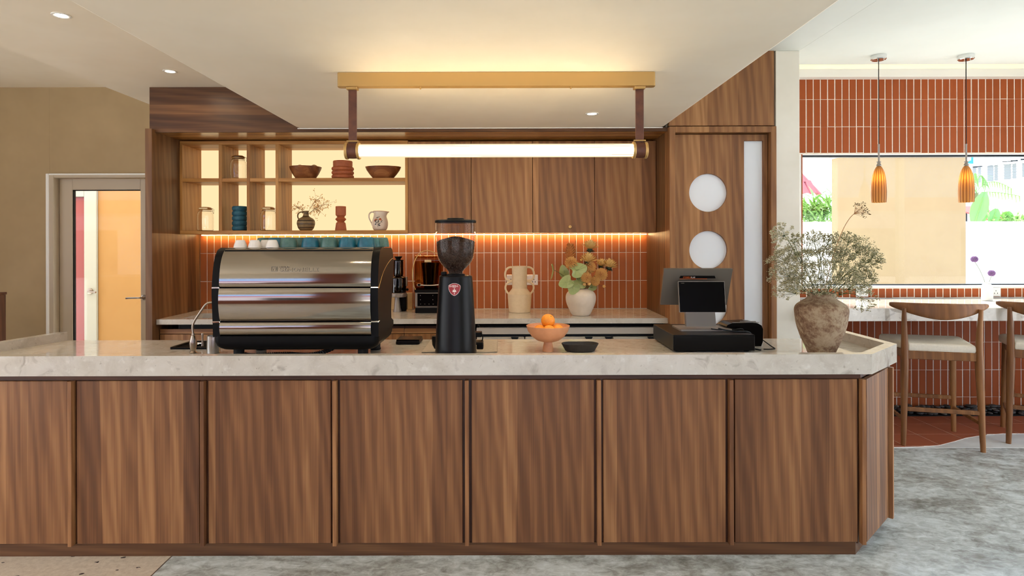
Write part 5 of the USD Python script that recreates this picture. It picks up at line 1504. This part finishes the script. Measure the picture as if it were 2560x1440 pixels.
for k in xs_:
    e = abs(k)
    hgt = .044 * (1 - e ** 1.7) + .0165
    th = .011 + .006 * e
    c = np.array([k * .312, -.262 + .105 * e ** 2.2, 1.062 - hgt - .004 * e])
    tang = np.array([.312, .105 * 2.2 * e ** 1.2 * np.sign(k), 0])
    tang /= np.linalg.norm(tang)
    out = np.array([tang[1], -tang[0], 0])
    w = np.arange(20) * 2 * np.pi / 20
    if e > .985:
        hgt, th = hgt * .8, th * .8
    sq = lambda q: np.sign(q) * np.abs(q) ** .75
    rings.append(c + np.outer(sq(np.cos(w)) * th, out) + np.outer(sq(np.sin(w)) * hgt, [0, 0, 1]))
P_('backrest', loft(rings), M['stool_wood'], smooth=60)
rings = []
seatp = Polygon([(-.205, -.222), (.205, -.222), (.222, -.12), (.272, .19), (.255, .235), (-.255, .235), (-.272, .19), (-.222, -.12)]).buffer(.012, quad_segs=5)
sc_ = np.array(seatp.exterior.coords[:-1])
for z, k in ((.704, .965), (.708, .99), (.722, 1.0), (.738, .995), (.748, .975), (.754, .93), (.756, .86), (.754, .7), (.750, .4), (.749, .02)):
    rings.append(np.column_stack([sc_ * k, np.full(len(sc_), z)]))
m = loft(rings)
v = np.array(m.vertices)
v[:, 2] += .012 * (v[:, 0] / .27) ** 2 * (v[:, 2] > .735)
P_('seat', trimesh.Trimesh(v, m.faces, process=False), M['seat'], smooth=60)
copy_of(stool, 'wooden bar stool cut by the picture edge, second from the counter corner', 'stool', (4.120, 4.615, 0), -35.7, 'wooden elbow stools at the window counter')

# ---- pebble bed along the tiled base
bed = Thing('pebble_bed', 'dark gravel channel at the foot of the tiled window counter', 'gravel bed', (4.4, 5.33, 0), kind='stuff')
bed.part('gravel', bx(2.288, 5.38, 5.262, 5.397, 0.0, .010, .001), M['rubber'], kind='stuff')
pb, GRP = [], ['near-black pebbles in the bed below the window counter', 'dark grey pebbles in the bed below the window counter', 'pale grey pebbles in the bed below the window counter']
LB = ['smooth near-black pebble heaped at the foot of the tiled window counter', 'smooth dark grey pebble among the black ones along the tiled base', 'smooth pale grey pebble among the darker ones along the tiled base']
rg = np.random.default_rng(5)
placed, count = [], 0
for layer, (n, z) in enumerate(((460, .0), (420, .022), (240, .042))):
    for k in range(n):
        r = rg.uniform(.020, .034)
        x = rg.uniform(2.86, 4.72)
        y = rg.uniform(5.262 + r, 5.396 - r) if layer == 0 else rg.uniform((5.285, 5.32)[layer - 1] + r, 5.397 - r)
        if any((x - q[0]) ** 2 + (y - q[1]) ** 2 < (0.74 * (r + q[2])) ** 2 for q in placed if q[3] == layer):
            continue
        placed.append((x, y, r, layer))
        h = rg.uniform(.45, .62)
        loc = (x, y, .010 + r * h * .95 + z)
        k3 = int(rg.choice([0, 0, 0, 1, 1, 2]))
        have = [q for q in pb if q[0] == k3]
        if not have:
            q = Thing('pebble', LB[k3], 'pebble', loc, rg.uniform(0, 360), group=GRP[k3])
            s_ = ball((0, 0, 0), 1, 2)
            v = s_.vertices * (1 + .10 * (meshkit.noise(s_.vertices * 1.3, 4 + k3)[:, None] - .5))
            q.part('stone', trimesh.Trimesh(v * (.027, .021, .0125), s_.faces, process=False), M['pebble'][k3], smooth=True, world=False)
            pb.append((k3, q))
        else:
            copy_of(have[0][1], LB[k3], 'pebble', loc, rg.uniform(0, 360), GRP[k3], (r / .024, r / .024, r * h / .0135))
        count += 1

# ---- white bottle with alliums, sockets on the window wall
ax, ay, az = at(2467.5, 740, 5.2)[0], 5.2, 1.006
t = Thing('bottle_vase', 'white ceramic bottle vase with two purple alliums on the window counter', 'vase', (ax, ay, az))
t.part('body', shell([(.036, az), (.040, az + .004), (.0415, az + .03), (.0415, az + .118), (.034, az + .136), (.020, az + .146), (.018, az + .160)], .004, (ax, ay, 0), 36, .006), M['white'], smooth=40)
for px, py, lab in ((2436, 648, 'taller purple allium leaning left from the white bottle vase'), (2479, 683, 'shorter purple allium upright in the white bottle vase')):
    p = at(px, py, ay)
    t = Thing('allium', lab, 'flower', p)
    fl = [ball(p + np.array([math.sqrt(1 - z * z) * math.cos(q * 2.39996), math.sqrt(1 - z * z) * math.sin(q * 2.39996), z]) * .024, .0050, 0) for q, z in enumerate(np.linspace(-.95, .95, 90))]
    t.part('flower_head', trimesh.util.concatenate([ball(p, .021, 2)] + fl), M['purple'])
    t.part('stem', tube(bezier(p - np.array([0, 0, .02]), (p + (ax, ay, az + .15)) / 2 + np.array([.01, 0, 0]), np.array([ax, ay, az + .10]), 12), .0018, 6), M['stem'])
for x0_, x1_, lab in ((3.130, 3.240, 'white wall socket on the tiles behind the stone urn flowers'), (4.325, 4.412, 'white wall socket on the tiles beside the white bottle vase')):
    yb = WIN_Y - .0065
    t = Thing('wall_socket', lab, 'socket', ((x0_ + x1_) / 2, yb, 1.06))
    t.part('plate', bx(x0_, x1_, yb - .009, yb, 1.022, 1.100, .003), M['white'])
    xm = (x0_ + x1_) / 2
    t.part('pin_holes', join(*[bx(xm + a_ - .0025, xm + a_ + .0025, yb - .0097, yb - .0085, 1.058 + b_ - .005, 1.058 + b_ + .005, .0002) for a_, b_ in ((0, .014), (-.013, -.008), (.013, -.008))]), M['rubber'], kind='stuff')

# ================================================================== DRIED LACE FLOWERS IN THE URN
neck = np.array([UX, UY, 1.225])
GR = 'lacy dried umbels massed in the stone urn'
flo = trimesh.Trimesh([(1, 0, 0), (-1, 0, 0), (0, 1, 0), (0, -1, 0), (0, 0, 1), (0, 0, -1)], [(0, 2, 4), (2, 1, 4), (1, 3, 4), (3, 0, 4), (2, 0, 5), (1, 2, 5), (3, 1, 5), (0, 3, 5)], process=False)


def umbel(p, axis, R, lab, group, rays=18, pale=.3, per=10, spread=1.05, mats=None, bow=None, seed=0, fr=.0042):
    rg = np.random.default_rng(seed)
    u_ = np.array(axis, float) / np.linalg.norm(axis)
    s_ = np.cross(u_, [.13, .9, .31])
    s_ /= np.linalg.norm(s_)
    w_ = np.cross(u_, s_)
    t = Thing('lace_flower', lab, 'flower', p, group=group)
    ry, f0, f1 = [], [], []
    for k in range(rays):
        th = spread * math.sqrt((k + .5) / rays) * rg.uniform(.9, 1.1)
        a = k * 2.39996
        d = math.cos(th) * u_ + math.sin(th) * (math.cos(a) * s_ + math.sin(a) * w_)
        L_ = R * rg.uniform(.85, 1.1) / (0.55 + .45 * math.cos(th))
        e = p + d * L_
        ry.append(tube([p, p + d * L_ * .5 + u_ * L_ * .04, e], .0006, 4))
        for _ in range(per):
            q = e + rg.normal(0, 1, 3) * R * .085 + u_ * R * .05
            v = flo.vertices * fr * rg.uniform(.7, 1.25) * np.array([1, 1, .6])
            (f1 if rg.uniform() < pale else f0).append(trimesh.Trimesh(v + q, flo.faces, process=False))
    m0, m1, ms = mats or (M['floret'], M['floret_pale'], M['stem'])
    ends = np.array(bow if bow is not None else (p + neck) / 2 + np.array([0, 0, .03]))
    t.part('stem', tube(bezier(p, ends, neck + rg.normal(0, 1, 3) * (.018, .018, 0) - (0, 0, .06), 18), .0017, 6), ms, smooth=True)
    t.part('rays', trimesh.util.concatenate(ry), ms, kind='stuff')
    if f0:
        t.part('florets', trimesh.util.concatenate(f0), m0, kind='stuff')
    if f1:
        t.part('florets', trimesh.util.concatenate(f1), m1, kind='stuff')


rg = np.random.default_rng(21)
ROWS = [('top row', (602, 614, 606, 612, 622), .09), ('upper row', (650, 652, 645, 640, 652), .03), ('middle row', (686, 690, 680, 686, 690), -.05), ('lower row', (720, 722, 726, 722, 716), -.08)]
COLS = [('far left', 1962), ('left', 2008), ('centre', 2056), ('right', 2104), ('far right', 2146)]
for i, (rn, pys, dy) in enumerate(ROWS):
    for j, (cn, px) in enumerate(COLS):
        if i == 0 and j == 0:
            continue
        k = i * 5 + j
        qx = px + rg.uniform(-7, 7) + (10 if i in (1, 2) and j == 4 else 0) + (22 if i == 3 and j == 0 else 0) - (14 if i == 3 and j == 4 else 0)
        p = at(qx, pys[j] + rg.uniform(-6, 6), UY + dy + (.05 if j in (0, 4) else 0) + rg.uniform(-.015, .015))
        ax_ = (p - neck) * (1, 1, .8) + np.array([0, -.02, .10]) + rg.normal(0, .02, 3)
        p = p - ax_ / np.linalg.norm(ax_) * .035
        umbel(p, ax_, rg.uniform(.070, .086), f'green-beige lacy umbel in the urn bouquet, {rn}, {cn} of the mass', GR, rays=28, pale=(.5 if j == 0 else .28) + (.1 if i == 3 else 0), per=26 if i else 11, seed=k, fr=.0036 if i else .0032)
umbel(at(1962, 590, 3.12), (-1, -.3, .25), .052, 'pale lacy umbel leaning far left out of the stone urn', None, 24, .85, 24, 1.25, bow=at(1990, 625, 3.15), seed=51)
umbel(at(1985, 608, 3.2), (.1, .2, .8), .045, 'sparse green lacy umbel just right of the pale left one', None, 16, .1, 9, 1.2, bow=at(2000, 650, 3.2), seed=52)
umbel(at(2035, 605, 3.22), (.15, .1, 1), .055, 'thin open lacy umbel above the middle of the urn bouquet', None, 14, .1, 8, 1.15, bow=at(2052, 660, 3.2), seed=53)
umbel(at(2068, 612, 3.25), (.4, .1, .8), .050, 'thin arching lacy umbel beside the tall dry stem', None, 16, .2, 10, 1.1, bow=at(2040, 650, 3.2), seed=54)
umbel(at(2120, 608, 3.25), (.35, .1, 1), .05, 'sparse lacy umbel at the upper right of the urn bouquet', None, 16, .1, 8, 1.2, bow=at(2105, 660, 3.2), seed=55)
umbel(at(2170, 655, 3.25), (.9, .1, .35), .05, 'sparse lacy umbel at the far right of the urn bouquet', None, 16, .2, 9, 1.2, bow=at(2130, 680, 3.2), seed=56)
umbel(at(2135, 535, 3.24), (.62, .05, .35), .058, 'single dry orange-brown umbel on a tall curved stem before the window', None, 20, .0, 7, .85, mats=(M['twig'], M['twig'], M['stem_dry']), bow=at(2094, 565, 3.24), seed=57, fr=.0034)
umbel(at(2154, 746, 3.16), (.55, -.1, -.65), .056, 'sparse green umbel drooping low at the right of the urn', None, 14, .1, 8, 1.1, bow=at(2110, 712, 3.17), seed=58)

# ---- cabinet at the far left
cxl = at(18, 800, 4.76)[0]
ct = at(10, 734, 4.6)[2]
t = Thing('side_cabinet', 'dark brown cabinet cut by the picture edge beyond the worktop\'s left end', 'cabinet', (cxl - .4, 4.5, 0))
t.part('body', bx(cxl - .8, cxl, 4.25, 4.75, .0, ct - .02, .003), M['walnut_dark_v'])
t.part('top_board', bx(cxl - .8, cxl, 4.24, 4.76, ct - .02, ct, .003), M['walnut_dark'])
# ================================================================== OUTDOORS
g = single('pavement', bx(-60, 60, -60, 90, -0.5, -0.105, .001), M['paving'], kind='structure')

# ---- beyond the window
def slabxy(x0, x1, y0, y1, z0, z1, b=.004):
    return bx(x0, x1, y0, y1, z0, z1, b)


t = Thing('screen_wall', 'apricot rendered garden wall filling the middle of the window view', 'garden wall', (5.88, 9.1, -.105))
zt = at(2240, 394, 9.0)[2]
t.part('render', slabxy(at(2095, 600, 9.0)[0], at(2415, 600, 9.0)[0], 9.0, 9.17, -.105, zt), M['yellow_wall'])
t.part('coping', slabxy(at(2093, 600, 9.0)[0], at(2417, 600, 9.0)[0], 8.98, 9.19, zt, zt + .05), M['white_wall'])
t = Thing('boundary_wall', 'low white boundary wall with plants behind it outside the window', 'garden wall', (9, 10.6, -.105))
zb = at(2500, 561, 10.5)[2]
t.part('render', slabxy(4.2, 15, 10.5, 10.68, -.105, zb), M['white_wall'])
t.part('coping', slabxy(4.2, 15, 10.47, 10.71, zb, zb + .05), M['white_wall'])


def shrub(x, y, z, h, w, n, lab, seed, ll=.30, arch=.35, mat='leaf', lw=.022):
    rg = np.random.default_rng(seed)
    t = Thing('shrub', lab, 'shrub', (x, y, -.105))
    t.part('stem', tube([(x, y, -.105), (x + .03, y, z)], [.03, .018], 8), M['stem'])
    fr = []
    lfm = leaf_sheet(lambda k: lw * math.sin(math.pi * min(k + .12, 1)) + .001, ll, arch, 6, .2)
    for k in range(n):
        a, el = rg.uniform(0, 6.283), rg.uniform(.0, 1.3)
        o_ = np.array([x, y, z]) + rg.normal(0, 1, 3) * (w * .35, w * .3, h * .28)
        fr.append(aim(lfm, o_, (math.cos(a) * math.cos(el), math.sin(a) * math.cos(el), math.sin(el)), rg.uniform(-.5, .5), rg.uniform(.7, 1.2)))
    t.part('foliage', trimesh.util.concatenate(fr), M[mat], kind='stuff')


for px, py, y, seed, lab in ((2022, 540, 11.3, 1, 'bright green leafy shrub behind the boundary wall beside the tiled roof'), (2055, 532, 11.2, 2, 'tall bright green shrub against the edge of the apricot wall')):
    p = at(px, py, y)
    shrub(p[0], y, p[2], .40, .42, 150, lab, seed)
for px, py, y, seed, lab in ((2540, 552, 11.3, 3, 'low pale green shrub behind the wall at the picture edge'), (2508, 552, 11.25, 4, 'small green shrub behind the wall near the banana leaf')):
    p = at(px, py, y)
    shrub(p[0], y, p[2], .14, .40, 90, lab, seed, .16, .3, 'leaf', .018)


def broad(px0, py0, px1, py1, y, w, lab, bend):
    a, b = at(px0, py0, y), at(px1, py1, y)
    t = Thing('banana_plant', lab, 'plant', (a[0], y, -.105))
    d = b - a
    L_ = float(np.linalg.norm(d))
    m = leaf_sheet(lambda k: w * math.sin(math.pi * (.08 + .88 * k)) ** .7, L_, bend, 12, .35)
    t.part('leaf', aim(m, a, d, .9), M['leaf_deep'], smooth=40)
    t.part('midrib', aim(tube([(0, 0, .004), (L_ * .5, 0, .004 - bend * L_ * .25), (L_, 0, .004 - bend * L_)], [.014, .005], 6, 12), a, d, .9), M['leaf'], smooth=40)
    t.part('stalk', tube([(a[0], y, -.105), a], [.05, .02], 8), M['leaf_deep'])


broad(2436, 562, 2462, 478, 11.1, .13, 'tall bright banana leaf behind the boundary wall by the apricot wall', .10)
broad(2448, 562, 2464, 505, 11.4, .09, 'second banana leaf crossing the tallest one', -.12)
broad(2478, 560, 2492, 520, 11.2, .09, 'short banana leaf to the right of the tallest one', .15)
broad(2524, 556, 2521, 528, 11.2, .07, 'small heart-like banana leaf standing alone above the wall', .1)
p = at(2440, 470, 12.0)
t = Thing('palm', 'young palm with thin arching fronds near the upper edge of the apricot wall', 'palm', (p[0], 12.0, -.105))
t.part('trunk', tube([(p[0], 12, -.105), (p[0], 12, p[2] - .1)], [.06, .04], 10), M['stem'])
for k, (dx, dz) in enumerate(((-.25, .35), (.10, .45), (.38, .30), (.45, .05), (-.1, .5))):
    a0 = np.array([p[0], 12.0, p[2] - .1])
    sp_ = bezier(a0, a0 + np.array([dx * .6, 0, dz * 1.3]), a0 + np.array([dx * 1.6, -.05 * k, dz * .6 - .1]), 16)
    fr = [tube(sp_, .006, 5)]
    for i in range(4, 16):
        for s in (-1, 1):
            fr.append(aim(leaf_sheet(lambda q: .011 * (1 - q) + .001, .22, .3, 4, .1), sp_[i], (sp_[i] - sp_[i - 1]) / np.linalg.norm(sp_[i] - sp_[i - 1]) * .6 + np.array([0, s * .7, -.35])))
    t.part('frond', trimesh.util.concatenate(fr), M['leaf'])

# ---- house with red clay roof at the left of the window view
hy = 13.0
hx1 = at(2047, 470, hy)[0]
ez = at(2030, 487, hy)[2]
t = Thing('tiled_house', 'white house corner with a red clay tile roof at the window\'s left edge', 'house', (5.6, 13.5, -.105))
t.part('wall', slabxy(3.0, hx1 - .25, 13.3, 15.0, -.105, ez - .05), M['white_wall'])
t.part('fascia_board', slabxy(3.0, hx1, hy - .02, hy + .02, ez - .12, ez - .02), M['white_wall'])
t.part('roof_deck', prism(Polygon([(hy, ez - .02), (hy + 1.2, ez + 1.18), (hy + 1.2, ez + 1.10), (hy, ez - .10)]), 'x', 3.0, hx1 - .55), M['roof_tile'])
for row in range(4):
    for col in range(10):
        x = hx1 - .03 - col * .165 - row * .085
        y0, z0 = hy - .03 + row * .27, ez + row * .27
        w = np.linspace(0, np.pi, 8)
        arc_o = [(x - .08 + .08 * math.cos(q), .045 * math.sin(q)) for q in w]
        arc_i = [(x - .08 + .068 * math.cos(q), .034 * math.sin(q)) for q in w[::-1]]
        m = prism(Polygon(arc_o + arc_i), 'y', 0, .42)
        m = turn(m, 45, (1, 0, 0)).apply_translation((0, y0, z0 + .01 * (3 - row) - .02))
        t.part('roof_tile', m, M['roof_tile'], smooth=40)
t.part('ridge_roll', tube([(hx1, hy - .02, ez), (hx1 - .40, hy + 1.1, ez + 1.12)], .05, 10), M['roof_tile'], smooth=40)

# ---- far white building with louvred windows, stall and sign
t = Thing('white_building', 'far white building with grey louvred windows right of the second pendant', 'building', (32, 40, -.105))
by = 40.0
bl = at(2400, 419, by)
br_ = at(2700, 377, 36.0)
t.part('wall', prism(Polygon([(bl[0], by), (br_[0], 36.0), (br_[0] + 1, 37.0), (bl[0] + .5, by + 1)]), 'z', -.105, bl[2]), M['white_wall'])
t.part('eaves', prism(Polygon([(bl[0] - .1, by - .3), (br_[0], 35.7), (br_[0] + 1, 37.0), (bl[0] + .5, by + 1)]), 'z', bl[2], bl[2] + .12), M['white_wall'])
fd = np.array([br_[0] - bl[0], -4.0])
fd /= np.linalg.norm(fd)
fn = np.array([fd[1], -fd[0]])


def on_face(px, py):
    ray = at(px, py, 1.0) - np.array([0, 0, EYE])
    k = (fn @ np.array([bl[0], by])) / (fn @ ray[:2])
    return np.array([0, 0, EYE]) + ray * k


for px0, px1, py0, py1 in ((2469, 2483, 415.5, 453), (2487, 2494.5, 413, 451), (2510.5, 2527, 409, 448), (2531.5, 2540.5, 406, 446), (2432, 2440, 421, 457), (2446, 2452, 419, 456), (2556, 2572, 402, 442)):
    a, b = on_face(px0, py0), on_face(px1, py1)
    q = [a[:2] + fn * .04, b[:2] + fn * .04, b[:2] - fn * .03, a[:2] - fn * .03]
    if (fn @ np.array([0.0, -1.0])) < 0:
        q = [a[:2] - fn * .04, b[:2] - fn * .04, b[:2] + fn * .03, a[:2] + fn * .03]
    z0, z1 = b[2], a[2]
    wd = t.part('window', prism(Polygon([tuple(z) for z in q]), 'z', z0, z1), M['glass_grey'])
    for k in range(6):
        zz_ = z0 + (z1 - z0) * (k + .5) / 6
        t.part('louvre', prism(Polygon([tuple(z) for z in q]).buffer(.03, join_style=2), 'z', zz_ - .02, zz_ + .02), M['glass_grey'], under=wd)
    t.part('lintel', prism(Polygon([tuple(z) for z in q]).buffer(.08, join_style=2), 'z', z1 + .03, z1 + .12), M['dark_metal'])
sy_ = 22.0
t = Thing('market_stall', 'distant stall with a red awning and grey counter beyond the boundary wall', 'stall', (17.2, 22, -.105))
a, b = at(2414, 519, sy_), at(2484, 531, sy_)
t.part('awning', prism(Polygon([(sy_ - .5, b[2] - .12), (sy_ + .8, a[2] + .1), (sy_ + .8, a[2] + .05), (sy_ - .5, b[2] - .17)]), 'x', a[0], b[0]), M['awning'])
t.part('valance', bx(a[0], b[0], sy_ - .52, sy_ - .5, b[2] - .3, b[2] - .12, .002), M['awning'])
t.part('counter', bx(a[0] + .1, b[0] - .1, sy_ + .1, sy_ + .7, -.105, 1.9, .01), M['glass_grey'])
for x in (a[0] + .03, b[0] - .03):
    t.part('post', tube([(x, sy_, -.105), (x, sy_, b[2])], .03, 8), M['dark_metal'])
sg = 25.0
a, b = at(2418, 393, sg), at(2432, 409, sg)
t = Thing('street_sign', 'small cyan street sign on a post behind the second pendant lamp', 'sign', (b[0], sg, -.105))
t.part('board', prism(Polygon([(b[0] - .05, b[2]), (b[0] + .02, b[2]), (b[0] + .02, a[2]), (b[0] - .04, a[2]), (b[0] - .05, b[2] + .13), (a[0], b[2] + .10), (a[0], b[2] + .02)]), 'y', sg, sg + .04), M['cyan'])
t.part('post', tube([(b[0], sg + .06, -.105), (b[0], sg + .06, a[2])], .03, 8), M['white_wall'])

# ---- beyond the glass door
oy = 7.6
ox = at(245, 650, oy)[0]
t = Thing('orange_wall', 'orange rendered wall seen through the glass door', 'wall', (-3.8, 7.7, -.105))
t.part('render', slabxy(ox, -2.2, oy, oy + .2, -.105, 3.4), M['orange_wall'])
rx = at(214, 650, oy)[0]
t = Thing('red_door', 'red door in a white frame beside the orange wall, seen through the glass door', 'door', (-5.5, 7.65, -.105))
zt = at(200, 492, oy)[2]
t.part('frame', join(slabxy(rx, ox - .002, oy - .03, oy + .15, -.105, 3.4), slabxy(-6.3, rx, oy - .03, oy + .15, zt, 3.4)), M['cream_frame'])
lfp = t.part('leaf', slabxy(-6.2, rx - .002, oy + .02, oy + .07, -.105, zt - .002), M['red_door'])
h = at(228, 728, oy - .03)
t.part('handle', join(turn(lathe([(0, 0), (.036, 0), (.036, .012), (0, .014)], n=20, cap=False), 90, (1, 0, 0)).apply_translation((h[0] - .01, oy - .03, h[2])), tube([(h[0] - .01, oy - .04, h[2]), (h[0] - .01, oy - .08, h[2]), (h[0] + .09, oy - .08, h[2] - .01)], .011, 8)), M['nickel'], smooth=40)

# ---- across the street behind the camera (mirrored in the espresso machine)
t = Thing('street_building', 'blue and grey building with a red fascia across the street, mirrored in the machine', 'building', (0, -17, -.105))
t.part('wall', slabxy(-40, 40, -18, -17, -.105, 2.9), plain('lavender_render', lin(150, 146, 158), 0.8))
t.part('red_fascia', slabxy(-40, 40, -17.3, -16.9, 2.9, 3.5), M['red_door'])
t.part('upper_wall', slabxy(-40, 40, -18, -17, 3.5, 6.2), plain('blue_render', lin(112, 140, 186), 0.8))
for k in range(9):
    t.part('shop_opening', slabxy(-27 + k * 6, -24 + k * 6, -17.02, -16.98, -.10, 2.1), M['void'])
